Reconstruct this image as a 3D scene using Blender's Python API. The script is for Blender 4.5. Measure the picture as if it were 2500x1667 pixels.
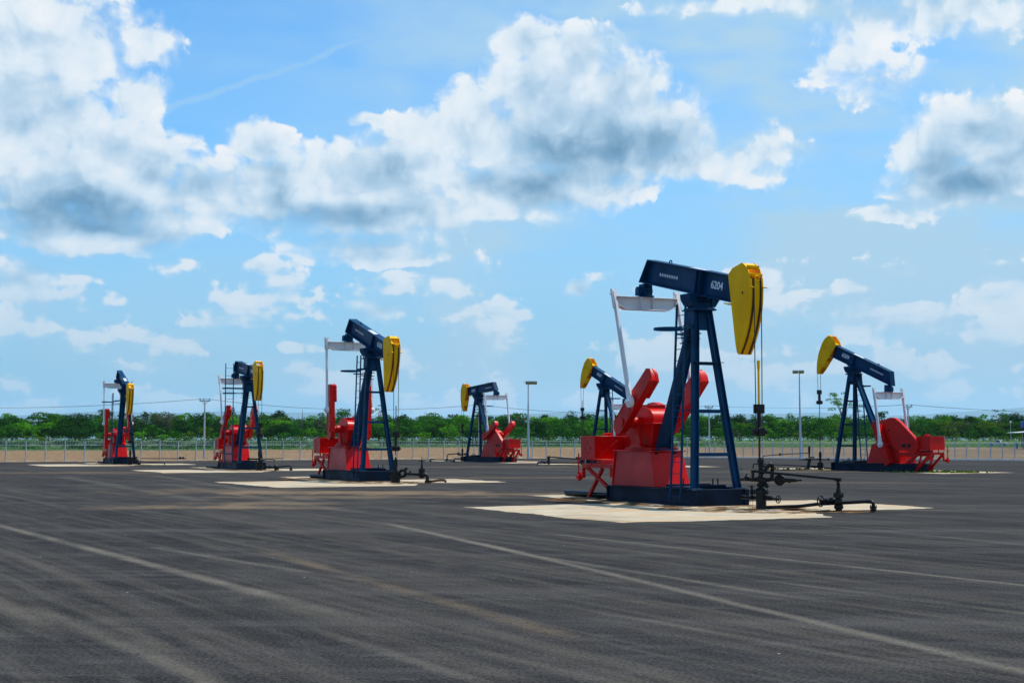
import bpy, bmesh, math, random
import numpy as np
from mathutils import Vector, Matrix
random.seed(7)
R=math.radians
sc=bpy.context.scene
for o in list(bpy.data.objects): bpy.data.objects.remove(o)
COL=sc.collection
# ---------------------------------------------------------------- camera
cd=bpy.data.cameras.new('camera'); cam=bpy.data.objects.new('camera',cd); COL.objects.link(cam); sc.camera=cam
cd.sensor_width=36; cd.lens=50.0; cd.clip_end=90000; cd.clip_start=.1
cam.location=(0,0,1.8); cam.rotation_euler=(R(90+3.946),0,0)
# ---------------------------------------------------------------- exposure
sc.view_settings.view_transform='Standard'; sc.view_settings.look='None'; sc.view_settings.exposure=0.0; sc.view_settings.gamma=1
SUN_EL,SUN_AZ=66,68          # azimuth measured from +Y towards +X
# ---------------------------------------------------------------- sky
BL=[(0.7,15.86,1.46,1.12,1),(2.65,15.17,1.98,1.46,1.05),(1.14,13.91,2.58,1.89,1.15),(4.33,13.79,2.41,1.89,1.1),(6.09,12.31,2.41,1.46,1.05),(2.73,12.19,4.65,1.89,1.25),(-1.53,12.72,1.89,1.89,1.05),(0.43,10.13,4.82,1.38,1.05),(6.45,13.15,1.55,0.86,0.55),(6.78,11.1,2.07,0.6,0.7),(-4.27,12.09,1.89,1.21,1),(-5.78,12.86,0.95,0.34,0.7),(-4.88,10.62,3.96,1.64,1.2),(-5.22,9.23,5.68,1.12,1.0),(-10.12,11.6,1.38,1.03,1),(-9.41,10.0,2.58,1.81,1.1),(-14.67,10.31,2.76,1.72,1.1),(-12.23,9.74,2.07,1.38,1.0),(-7.33,10.57,2.07,1.21,1.0),(-17.11,9.53,4.3,2.24,1.1),(-19.1,12.2,2.93,3.27,1.0),(-15.84,11.42,2.24,1.55,0.9),(-18.69,15.3,4.3,2.24,0.95),(-14.89,13.22,1.38,1.03,0.8),(-16.6,8.22,4.3,1.03,0.9),(-14.51,15.21,1.21,0.86,0.6),(-5.74,7.52,2.84,0.69,0.8),(-9.85,6.86,0.83,0.38,0.7),(-19.19,6.03,1.64,1.03,0.95),(18.1,11.95,2.07,1.46,1),(19.91,11.17,2.24,1.89,1.05),(16.46,11.06,1.64,1.38,1),(18.21,9.8,3.27,1.03,0.95),(14.85,8.57,1.21,0.43,0.6),(13.37,14.88,1.29,1.21,0.5),(14.36,13.83,1.89,1.03,0.4),(9.99,11.09,1.72,1.03,0.55),(17.71,16.19,3.44,0.86,0.45),(10.15,17.11,4.48,0.43,0.4),(2.5,5.91,0.95,0.48,0.9),(-0.63,5.16,1.12,0.38,0.7),(-5.37,5.19,1.21,0.52,0.75),(13.4,6.09,0.9,0.46,0.85),(15.2,4.81,2.76,0.62,0.75),(19.22,5.29,1.55,0.86,0.85)]
SH=[(3.97,11.32,5.68,1.81,1.0),(0.78,10.13,2.93,1.21,0.8),(2.74,13.05,3.96,1.89,0.5),(-16.77,8.54,5.68,1.72,1.0),(-19.03,9.26,3.27,1.55,0.5),(-7.32,8.67,5.17,1.29,0.8),(-9.58,9.65,2.07,1.38,0.5),(-5.23,10.09,3.44,1.55,0.4),(18.06,9.97,3.62,1.72,0.9),(18.88,11.24,2.41,1.38,0.5),(14.41,16.6,5.68,1.03,0.6),(15.02,4.39,2.93,0.52,0.5),(-5.39,7.28,2.58,0.41,0.5),(-18.94,5.3,1.55,0.69,0.5),(-17.66,12.63,2.76,1.89,0.35)]
CT=[(-13.88,12.86),(-11.52,13.73),(-8.42,14.86),(-5.62,16.07),(-2.43,17.35)]
SH=[(3.97,11.32,7.1,2.35,1.0),(0.78,10.13,3.66,1.57,0.8),(2.74,13.05,4.95,2.46,0.5),(-16.77,8.54,7.1,2.24,1.0),(-19.03,9.26,4.09,2.02,0.5),(-7.32,8.67,6.46,1.68,0.8),(-9.58,9.65,2.59,1.79,0.5),(-5.23,10.09,4.3,2.02,0.4),(18.06,9.97,4.53,2.24,0.9),(18.88,11.24,3.01,1.79,0.5),(14.41,16.6,7.1,1.34,0.6),(15.02,4.39,3.66,0.68,0.5),(-5.39,7.28,3.23,0.53,0.5),(-18.94,5.3,1.94,0.9,0.5),(-17.66,12.63,3.45,2.46,0.35)]

def build_world():
    w=bpy.data.worlds.new("World"); sc.world=w; w.use_nodes=True
    nt=w.node_tree; nt.nodes.clear(); N=nt.nodes.new; L=nt.links.new
    def val(s,v):
        if isinstance(v,(int,float,tuple)): s.default_value=v
        else: L(v,s)
    def math_(op,*a,clamp=False):
        n=N('ShaderNodeMath'); n.operation=op; n.use_clamp=clamp
        for i,x in enumerate(a): val(n.inputs[i],x)
        return n.outputs[0]
    def vmath(op,*a):
        n=N('ShaderNodeVectorMath'); n.operation=op
        for i,x in enumerate(a): val(n.inputs[i],x)
        return n.outputs['Value'] if op in('LENGTH','DOT_PRODUCT') else n.outputs[0]
    def sstep(x,a,b):
        n=N('ShaderNodeMapRange'); n.interpolation_type='SMOOTHSTEP'; val(n.inputs[0],x)
        n.inputs[1].default_value=a; n.inputs[2].default_value=b; return n.outputs[0]
    def mix(f,a,b):
        n=N('ShaderNodeMix'); n.data_type='RGBA'; val(n.inputs[0],f); val(n.inputs[6],a); val(n.inputs[7],b); return n.outputs[2]
    def noise(v,s,d,r=.55,dim='3D',lac=2.0):
        n=N('ShaderNodeTexNoise'); n.noise_dimensions='2D'; val(n.inputs['Vector'],v); n.inputs['Scale'].default_value=s; n.inputs['Detail'].default_value=d; n.inputs['Roughness'].default_value=r
        n.inputs['Lacunarity'].default_value=lac
        return n
    tc=N('ShaderNodeTexCoord'); sp=N('ShaderNodeSeparateXYZ'); L(tc.outputs['Generated'],sp.inputs[0])
    az=math_('MULTIPLY',math_('ARCTAN2',sp.outputs[0],sp.outputs[1]),57.2958)
    el=math_('MULTIPLY',math_('ARCSINE',sp.outputs[2]),57.2958)
    cb=N('ShaderNodeCombineXYZ'); L(az,cb.inputs[0]); L(el,cb.inputs[1]); uv=cb.outputs[0]
    def blobs(q,lst,k=.22):
        D=None
        for a,e,rx,ry,wt in lst:
            v=N('ShaderNodeVectorMath'); v.operation='MULTIPLY_ADD'; L(q,v.inputs[0]); v.inputs[1].default_value=(1/rx,1/ry,0); v.inputs[2].default_value=(-a/rx,-e/ry,0)
            m=math_('MULTIPLY_ADD',vmath('LENGTH',v.outputs[0]),-wt,wt)
            if D is None: D=m
            else:
                n=N('ShaderNodeMath'); n.operation='SMOOTH_MAX'; L(D,n.inputs[0]); L(m,n.inputs[1]); n.inputs[2].default_value=k; D=n.outputs[0]
        return D
    w1=noise(uv,.33,2,.55); w2=noise(vmath('ADD',uv,(17,5,0)),.42,2,.55)
    cw=N('ShaderNodeCombineXYZ'); L(w1.outputs['Fac'],cw.inputs[0]); L(w2.outputs['Fac'],cw.inputs[1])
    off=vmath('MULTIPLY_ADD',cw.outputs[0],(1.5,1.3,0),(-.75,-.65,0))
    f1=noise(uv,.45,4,.55).outputs['Fac']; f2=noise(vmath('ADD',uv,(.40,.85,0)),.45,2,.5).outputs['Fac']
    uvw=vmath('ADD',uv,vmath('MULTIPLY',cw.outputs[0],(1.6,1.6,0)))
    hv=math_('SUBTRACT',noise(uvw,2.2,5,.60).outputs['Fac'],.5)
    vo=N('ShaderNodeTexVoronoi'); vo.feature='F1'; vo.voronoi_dimensions='2D'; L(vmath('ADD',uvw,vmath('MULTIPLY',f1,(1.5,1.5,0))),vo.inputs['Vector']); vo.inputs['Scale'].default_value=.85; vo.inputs['Detail'].default_value=2; vo.inputs['Roughness'].default_value=.5
    puff=math_('SUBTRACT',.45,vo.outputs['Distance'])
    D=blobs(vmath('ADD',uv,off),BL)
    # small fair-weather puffs low over the horizon
    sm=noise(vmath('MULTIPLY',uv,(.50,1.15,1)),.50,3,.5).outputs['Fac']
    D=math_('MAXIMUM',D,math_('ADD',math_('MULTIPLY',math_('SUBTRACT',sm,.56),1.5),math_('MULTIPLY_ADD',sstep(el,9.6,6.2),1.0,-1.0)))
    Dh=math_('ADD',D,math_('ADD',math_('MULTIPLY',math_('SUBTRACT',f1,.5),.50),math_('ADD',math_('MULTIPLY',hv,.30),math_('MULTIPLY',puff,.24))))
    S=math_('MAXIMUM',blobs(vmath('ADD',uv,vmath('MULTIPLY',off,(.7,.5,0))),SH,.15),0.0)
    sm2=noise(vmath('MULTIPLY',vmath('ADD',uv,(.25,.45,0)),(.50,1.15,1)),.50,2,.5).outputs['Fac']
    emb=math_('ADD',math_('SUBTRACT',f1,f2),math_('MULTIPLY',math_('SUBTRACT',sm,sm2),math_('MULTIPLY',sstep(el,13,8),2.2)))
    soft=math_('MAXIMUM',math_('MULTIPLY_ADD',S,.8,math_('MULTIPLY_ADD',emb,-1.7,.40)),.15)
    alpha=sstep(math_('DIVIDE',math_('ADD',math_('MULTIPLY_ADD',S,.45,Dh),.21),soft),0,1)
    lit=math_('ADD',math_('MULTIPLY_ADD',emb,.55,.88),math_('ADD',math_('MULTIPLY',hv,.16),math_('MULTIPLY',puff,.26)))
    lit=math_('SUBTRACT',lit,math_('MULTIPLY',sstep(Dh,.15,1.05),.20))
    lit=math_('SUBTRACT',lit,math_('MULTIPLY',sstep(math_('ADD',S,math_('MULTIPLY',hv,.08)),-.10,1.1),.57),clamp=True)
    ramp=N('ShaderNodeValToRGB'); L(lit,ramp.inputs[0]); cr=ramp.color_ramp
    cr.elements[0].position=0; cr.elements[0].color=(.115,.26,.43,1)
    cr.elements[1].position=1; cr.elements[1].color=(.98,.99,1.0,1)
    for p,c in ((.25,(.26,.44,.62,1)),(.50,(.50,.68,.85,1)),(.74,(.80,.90,.98,1))):
        e=cr.elements.new(p); e.color=c
    cloud=ramp.outputs[0]
    # clear sky
    sk=N('ShaderNodeTexSky'); sk.sky_type='NISHITA'; sk.sun_disc=False; sk.sun_elevation=R(SUN_EL); sk.sun_rotation=R(SUN_AZ)
    sk.altitude=100; sk.air_density=1.0; sk.dust_density=.4; sk.ozone_density=2.0
    sky=vmath('MULTIPLY',sk.outputs[0],SKYTINT)
    # thin high veil and an old contrail
    st=vmath('MULTIPLY',uv,(.35,1.0,1)); vn=noise(st,.33,5,.62)
    side=sstep(az,-14,10)
    low=sstep(el,13,1)
    hz=sstep(el,11,1)
    va=math_('ADD',math_('MULTIPLY',sstep(vn.outputs['Fac'],.33,.74),.60),math_('MULTIPLY',side,.30))
    va=math_('MULTIPLY',va,math_('MULTIPLY_ADD',side,.65,.35))
    milk=noise(vmath('MULTIPLY',uv,(.10,.26,1)),1.0,3,.5).outputs['Fac']
    va=math_('ADD',math_('MULTIPLY',va,.8),math_('MULTIPLY',sstep(milk,.38,.62),math_('MULTIPLY_ADD',side,.50,.14)))
    va=math_('ADD',va,math_('MULTIPLY',low,.34),clamp=True)
    sky=mix(math_('MULTIPLY',sstep(el,14,0),.75),sky,(.245*CS,.50*CS,.76*CS,1))
    wct=vmath('ADD',uv,vmath('MULTIPLY',vmath('SUBTRACT',noise(uv,.8,3,.6).outputs['Color'],(.5,.5,.5)),(.5,.35,0)))
    for i in range(len(CT)-1):
        (x0,y0),(x1,y1)=CT[i],CT[i+1]; dx,dy=x1-x0,y1-y0; ln=math.hypot(dx,dy); dx/=ln; dy/=ln
        rel=vmath('SUBTRACT',wct,(x0,y0,0))
        s_=vmath('DOT_PRODUCT',rel,(dx,dy,0)); d_=math_('ABSOLUTE',vmath('DOT_PRODUCT',rel,(-dy,dx,0)))
        m=math_('MULTIPLY',sstep(d_,.26,.02),math_('MULTIPLY',sstep(s_,-.25,.15),sstep(s_,ln+.25,ln-.15)))
        va=math_('MAXIMUM',va,math_('MULTIPLY',m,.46))
    c=mix(va,sky,(.46*CS,.70*CS,.89*CS,1))
    cl=vmath('MULTIPLY',cloud,(CS,CS,CS))
    hazed=mix(math_('MULTIPLY',hz,.35),cl,(.42*CS,.63*CS,.82*CS,1))
    c=mix(math_('MULTIPLY',alpha,math_('MULTIPLY_ADD',hz,-.30,.97)),c,hazed)
    bg=N('ShaderNodeBackground'); L(c,bg.inputs[0]); bg.inputs[1].default_value=.1
    out=N('ShaderNodeOutputWorld'); L(bg.outputs[0],out.inputs[0])
CS=9.6                      # cloud radiance, before the background strength of 0.1
SKYTINT=(.80,1.50,1.90)
build_world()
sl=bpy.data.lights.new('sun','SUN'); so=bpy.data.objects.new('sun',sl); COL.objects.link(so)
sl.energy=5.0; sl.angle=R(.6); sl.color=(1,.955,.88)
sd=Vector((math.sin(R(SUN_AZ))*math.cos(R(SUN_EL)),math.cos(R(SUN_AZ))*math.cos(R(SUN_EL)),math.sin(R(SUN_EL))))
so.rotation_euler=sd.to_track_quat('Z','Y').to_euler(); so.location=(0,0,60)
# ---------------------------------------------------------------- materials
class NT:
    def __init__(s,name):
        s.m=bpy.data.materials.new(name); s.m.use_nodes=True; s.nt=s.m.node_tree; s.b=s.nt.nodes['Principled BSDF']; s.out=s.nt.nodes['Material Output']
    def n(s,t): return s.nt.nodes.new(t)
    def l(s,a,b): s.nt.links.new(a,b)
    def val(s,k,v):
        if isinstance(v,(int,float)): k.default_value=v
        elif isinstance(v,tuple): k.default_value=v if len(v)==len(k.default_value) else tuple(v)+(1,)
        else: s.l(v,k)
    def math(s,op,*a,clamp=False):
        n=s.n('ShaderNodeMath'); n.operation=op; n.use_clamp=clamp
        for i,x in enumerate(a): s.val(n.inputs[i],x)
        return n.outputs[0]
    def vm(s,op,*a):
        n=s.n('ShaderNodeVectorMath'); n.operation=op
        for i,x in enumerate(a): s.val(n.inputs[i],x)
        return n.outputs['Value'] if op in('LENGTH','DOT_PRODUCT') else n.outputs[0]
    def mix(s,f,a,b,t='MIX'):
        n=s.n('ShaderNodeMix'); n.data_type='RGBA'; n.blend_type=t; s.val(n.inputs[0],f); s.val(n.inputs[6],a if not(isinstance(a,tuple) and len(a)==3) else a+(1,)); s.val(n.inputs[7],b if not(isinstance(b,tuple) and len(b)==3) else b+(1,)); return n.outputs[2]
    def step(s,x,a,b,to0=0,to1=1):
        n=s.n('ShaderNodeMapRange'); n.interpolation_type='SMOOTHSTEP'; s.val(n.inputs[0],x); n.inputs[1].default_value=a; n.inputs[2].default_value=b; n.inputs[3].default_value=to0; n.inputs[4].default_value=to1; return n.outputs[0]
    def noise(s,v,sc_,d=4,r=.55):
        n=s.n('ShaderNodeTexNoise'); s.l(v,n.inputs['Vector']); n.inputs['Scale'].default_value=sc_; n.inputs['Detail'].default_value=d; n.inputs['Roughness'].default_value=r; return n.outputs['Fac']
    def pos(s): return s.n('ShaderNodeNewGeometry').outputs['Position']
    def obj(s): return s.n('ShaderNodeTexCoord').outputs['Object']
    def col(s,c): s.val(s.b.inputs['Base Color'],c if not isinstance(c,tuple) else c+(1,))
    def rough(s,v): s.val(s.b.inputs['Roughness'],v)
    def bump(s,h,st,d=.02):
        n=s.n('ShaderNodeBump'); n.inputs['Strength'].default_value=st; n.inputs['Distance'].default_value=d; s.l(h,n.inputs['Height']); s.l(n.outputs[0],s.b.inputs['Normal'])
def paint(name,c,dark,rough=.38,grime=(.10,.06,.035),ga=.35,spec=.5,streak=True):
    t=NT(name); o=t.obj()
    a=t.noise(o,1.3,5,.6); b=t.noise(t.vm('MULTIPLY',o,(9,9,.7)),1.0,5,.65); f=t.noise(o,22,3,.6)
    cc=t.mix(t.step(a,.35,.7),c,dark)
    if streak: cc=t.mix(t.math('MULTIPLY',t.step(b,.60,.80),ga),cc,grime)
    cc=t.mix(t.math('MULTIPLY',t.step(f,.66,.8),ga*.5),cc,grime)
    t.col(cc); t.rough(t.step(a,.2,.8,rough-.08,rough+.14)); t.b.inputs['Specular IOR Level'].default_value=spec
    t.bump(t.noise(o,6,3),.12,.01)
    return t.m
M={}
M['blue']=paint('navy_paint',(.0006,.044,.118),(.0006,.029,.080),.42,(.012,.018,.03),.35,spec=.10)
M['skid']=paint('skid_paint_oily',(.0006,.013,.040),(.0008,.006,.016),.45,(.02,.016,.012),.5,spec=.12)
M['bluelit']=paint('navy_paint_worn',(.0010,.046,.120),(.0012,.026,.070),.42,(.06,.05,.04),.30,spec=.10)  # navy with paler grime, for the left-hand and farthest units
M['red']=paint('red_paint',(.62,.0035,.0030),(.46,.0020,.0020),.30,(.12,.014,.007),.65,spec=.20)
M['yellow']=paint('yellow_paint',(.95,.50,.0008),(.84,.40,.0006),.50,(.22,.09,.008),.7,spec=.08)
M['rope_rust']=paint('rust_streak',(.10,.028,.006),(.06,.015,.004),.8,(.03,.015,.01),.4)
M['white']=paint('white_paint',(.78,.75,.77),(.68,.66,.68),.45,(.36,.28,.20),.45)
M['black']=paint('black_oily_steel',(.005,.0055,.007),(.010,.008,.007),.30,(.018,.012,.009),.4,streak=False,spec=.25)
M['rope']=paint('wire_rope',(.03,.022,.016),(.05,.03,.018),.6,(.02,.01,.01),.3,streak=False)
M['olive']=paint('olive_pipe',(.16,.14,.08),(.12,.10,.06),.5)
M['mark']=paint('white_marking',(.75,.78,.82),(.68,.72,.78),.5,(.3,.3,.3),.1,streak=False)
M['void']=paint('dark_opening',(.004,.004,.005),(.003,.003,.003),.9,streak=False)
M['galv']=paint('galvanised_steel',(.40,.45,.50),(.33,.38,.43),.45,(.2,.2,.2),.2)
M['pole']=paint('painted_pole',(.42,.48,.56),(.36,.42,.5),.5,(.25,.25,.25),.2)
M['lampgrey']=paint('lamp_housing',(.05,.06,.07),(.04,.045,.05),.4)
M['rustpipe']=paint('rusty_pipe',(.06,.025,.012),(.03,.018,.012),.8)
# ---------------------------------------------------------------- mesh helpers
def tag(o,label=None,cat=None,group=None,kind=None):
    if label: o['label']=label
    if cat: o['category']=cat
    if group: o['group']=group
    if kind: o['kind']=kind
    return o
def empty(name,loc,rz=0,s=1):
    o=bpy.data.objects.new(name,None); COL.objects.link(o); o.location=loc; o.rotation_euler=(0,0,rz); o.scale=(s,s,s); o.empty_display_size=.3; return o
class MB:
    def __init__(s): s.v=[]; s.f=[]
    def add(s,vs,fs):
        k=len(s.v); s.v+= [tuple(v) for v in vs]; s.f+=[tuple(i+k for i in f) for f in fs]; return s
    def box(s,x0,x1,y0,y1,z0,z1):
        return s.add([(x0,y0,z0),(x1,y0,z0),(x1,y1,z0),(x0,y1,z0),(x0,y0,z1),(x1,y0,z1),(x1,y1,z1),(x0,y1,z1)],[(0,3,2,1),(4,5,6,7),(0,1,5,4),(1,2,6,5),(2,3,7,6),(3,0,4,7)])
    def hexa(s,b,t): # 4 bottom pts, 4 top pts (ccw)
        return s.add(list(b)+list(t),[(0,3,2,1),(4,5,6,7),(0,1,5,4),(1,2,6,5),(2,3,7,6),(3,0,4,7)])
    def bar(s,p0,p1,w,h,side=(0,1,0),w1=None,h1=None,off=(0,0)):
        p0=Vector(p0);p1=Vector(p1); d=(p1-p0).normalized(); a=Vector(side); a=(a-d*a.dot(d)).normalized(); b=d.cross(a)
        w1=w if w1 is None else w1; h1=h if h1 is None else h1
        def ring(p,w,h): return [p+a*(off[0]-w/2)+b*(off[1]-h/2),p+a*(off[0]+w/2)+b*(off[1]-h/2),p+a*(off[0]+w/2)+b*(off[1]+h/2),p+a*(off[0]-w/2)+b*(off[1]+h/2)]
        return s.hexa(ring(p0,w,h),ring(p1,w1,h1))
    def cyl(s,p0,p1,r0,r1=None,n=16,cap=True):
        r1=r0 if r1 is None else r1; p0=Vector(p0);p1=Vector(p1); d=(p1-p0).normalized(); a=d.orthogonal().normalized(); b=d.cross(a)
        vs=[]
        for p,r in ((p0,r0),(p1,r1)):
            for i in range(n): t=2*math.pi*i/n; vs.append(p+a*(r*math.cos(t))+b*(r*math.sin(t)))
        fs=[(i,(i+1)%n,n+(i+1)%n,n+i) for i in range(n)]
        if cap: fs+=[tuple(range(n-1,-1,-1)),tuple(range(n,2*n))]
        return s.add(vs,fs)
    def tube(s,pts,r,n=12):
        pts=[Vector(p) for p in pts]; rings=[]; a=None
        for i,p in enumerate(pts):
            d=((pts[min(i+1,len(pts)-1)]-p).normalized()+(p-pts[max(i-1,0)]).normalized()).normalized()
            a=(d.orthogonal() if a is None else a-d*a.dot(d)).normalized(); b=d.cross(a)
            rr=r[i] if isinstance(r,(list,tuple)) else r
            rings.append([p+a*(rr*math.cos(2*math.pi*k/n))+b*(rr*math.sin(2*math.pi*k/n)) for k in range(n)])
        vs=[v for q in rings for v in q]; m=len(pts)
        fs=[(i*n+k,i*n+(k+1)%n,(i+1)*n+(k+1)%n,(i+1)*n+k) for i in range(m-1) for k in range(n)]
        fs+=[tuple(range(n-1,-1,-1)),tuple(range((m-1)*n,m*n))]
        return s.add(vs,fs)
    def pipe(s,pts,r,n=12,rad=None):      # tube with rounded elbows
        pts=[Vector(p) for p in pts]; rad=rad or r*1.9; out=[pts[0]]
        for i in range(1,len(pts)-1):
            a=(pts[i-1]-pts[i]); b=(pts[i+1]-pts[i]); q=min(rad,a.length*.45,b.length*.45); a=pts[i]+a.normalized()*q; b=pts[i]+b.normalized()*q
            for k in range(5):
                t=k/4; out.append(a*(1-t)**2+pts[i]*2*t*(1-t)+b*t*t)
        out.append(pts[-1]); return s.tube(out,r,n)
    def prism(s,poly,y0,y1): # polygon in x,z extruded along y
        n=len(poly); vs=[(x,y0,z) for x,z in poly]+[(x,y1,z) for x,z in poly]
        A=sum(poly[i][0]*poly[(i+1)%n][1]-poly[(i+1)%n][0]*poly[i][1] for i in range(n))
        f=[tuple(range(n)),tuple(range(2*n-1,n-1,-1))]+[((i+1)%n,i,n+i,n+(i+1)%n) for i in range(n)]
        if (A<0)!=(y1<y0): f=[tuple(reversed(q)) for q in f]
        return s.add(vs,f)
    def prismx(s,poly,x0,x1): # polygon in y,z extruded along x
        n=len(poly); vs=[(x0,y,z) for y,z in poly]+[(x1,y,z) for y,z in poly]
        f=[tuple(range(n-1,-1,-1)),tuple(range(n,2*n))]+[(i,(i+1)%n,n+(i+1)%n,n+i) for i in range(n)]
        return s.add(vs,f)
    def torus(s,c,r,rr,axis=(0,0,1),n=28,m=8,a0=0,a1=2*math.pi):
        c=Vector(c); d=Vector(axis).normalized(); a=d.orthogonal().normalized(); b=d.cross(a); full=abs(a1-a0-2*math.pi)<1e-6; k=n if full else n+1; vs=[]
        for i in range(k):
            t=a0+(a1-a0)*i/n; e=a*math.cos(t)+b*math.sin(t)
            for j in range(m): u=2*math.pi*j/m; vs.append(c+e*(r+rr*math.cos(u))+d*(rr*math.sin(u)))
        fs=[(i*m+j,((i+1)%k)*m+j,((i+1)%k)*m+(j+1)%m,i*m+(j+1)%m) for i in range(n) for j in range(m)]
        return s.add(vs,fs)
    def band(s,c,r,h,t=.008,n=36): # flat hoop
        c=Vector(c); vs=[]
        for i in range(n):
            a=2*math.pi*i/n
            for rr,z in ((r,-h/2),(r,h/2),(r-t,h/2),(r-t,-h/2)): vs.append((c.x+rr*math.cos(a),c.y+rr*math.sin(a),c.z+z))
        return s.add(vs,[(i*4+j,((i+1)%n)*4+j,((i+1)%n)*4+(j+1)%4,i*4+(j+1)%4) for i in range(n) for j in range(4)])
    def ball(s,c,r,n=14,m=10,sz=1):
        vs=[];
        for i in range(m+1):
            t=math.pi*i/m
            for k in range(n): u=2*math.pi*k/n; vs.append((c[0]+r*math.sin(t)*math.cos(u),c[1]+r*math.sin(t)*math.sin(u),c[2]+r*sz*math.cos(t)))
        return s.add(vs,[(i*n+k,(i+1)*n+k,(i+1)*n+(k+1)%n,i*n+(k+1)%n) for i in range(m) for k in range(n)])
    def flange(s,p,d,r,t=.035,n=16,bolts=8,br=.014):
        p=Vector(p); d=Vector(d).normalized(); s.cyl(p-d*t,p+d*t,r,n=n)
        a=d.orthogonal().normalized(); b=d.cross(a)
        for i in range(bolts):
            u=2*math.pi*i/bolts; q=p+(a*math.cos(u)+b*math.sin(u))*(r*.82); s.cyl(q-d*(t+.03),q+d*(t+.03),br,n=6)
        return s
    def wheel(s,c,axis,r,rr=.012):
        s.torus(c,r,rr,axis); c=Vector(c); d=Vector(axis).normalized(); a=d.orthogonal().normalized(); b=d.cross(a)
        for i in range(5): u=2*math.pi*i/5; s.cyl(c,c+(a*math.cos(u)+b*math.sin(u))*r,rr*.8,n=6)
        s.cyl(c-d*.03,c+d*.03,rr*2.2,n=8); return s
    def build(s,name,mat,parent=None,bevel=0,smooth=True,loc=None,rot=None):
        me=bpy.data.meshes.new(name); me.from_pydata(s.v,[],s.f); me.update()
        bm=bmesh.new(); bm.from_mesh(me); bmesh.ops.recalc_face_normals(bm,faces=bm.faces); bm.to_mesh(me); bm.free()
        if smooth: me.shade_smooth(); me.set_sharp_from_angle(angle=R(32))
        o=bpy.data.objects.new(name,me); COL.objects.link(o); me.materials.append(mat)
        if parent: o.parent=parent
        if loc: o.location=loc
        if rot: o.rotation_euler=rot
        if bevel:
            m=o.modifiers.new('bevel','BEVEL'); m.width=bevel; m.segments=2; m.limit_method='ANGLE'; m.angle_limit=R(40); m.harden_normals=False
        return o
def build_each(m,name,mat,parent=None,bevel=0,smooth=True):
    par=list(range(len(m.v)))
    def find(i):
        while par[i]!=i: par[i]=par[par[i]]; i=par[i]
        return i
    for f in m.f:
        for k in f[1:]: par[find(k)]=find(f[0])
    G={}
    for f in m.f: G.setdefault(find(f[0]),[]).append(f)
    out=[]
    for fs in G.values():
        ids=sorted({i for f in fs for i in f}); mp={i:k for k,i in enumerate(ids)}
        out.append(MB().add([m.v[i] for i in ids],[tuple(mp[i] for i in f) for f in fs]).build(name,mat,parent,bevel,smooth))
    return out
def text_mesh(txt,size,name,mat,parent,loc,rot,bold=.006):
    c=bpy.data.curves.new(name,'FONT'); c.body=txt; c.size=size; c.extrude=.002; c.offset=bold*1.1; c.align_x='CENTER'; c.align_y='CENTER'
    t=bpy.data.objects.new('t',c); COL.objects.link(t); bpy.context.view_layer.update()
    me=bpy.data.meshes.new_from_object(t.evaluated_get(bpy.context.evaluated_depsgraph_get())); bpy.data.objects.remove(t)
    me.name=name; me.materials.clear(); me.materials.append(mat)
    o=bpy.data.objects.new(name,me); COL.objects.link(o); o.parent=parent; o.location=loc; o.rotation_euler=rot; return o
M['wire']=paint('cable_grey',(.06,.07,.08),(.05,.06,.07),.6,streak=False)
M['wood']=paint('weathered_wood',(.26,.20,.13),(.18,.14,.10),.8)
M['tankblue']=paint('tank_blue',(.01,.06,.36),(.01,.05,.28),.4)
M['cyan']=paint('turquoise_plastic',(.03,.36,.50),(.03,.3,.42),.4)
HAZE=3.6e-5
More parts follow.
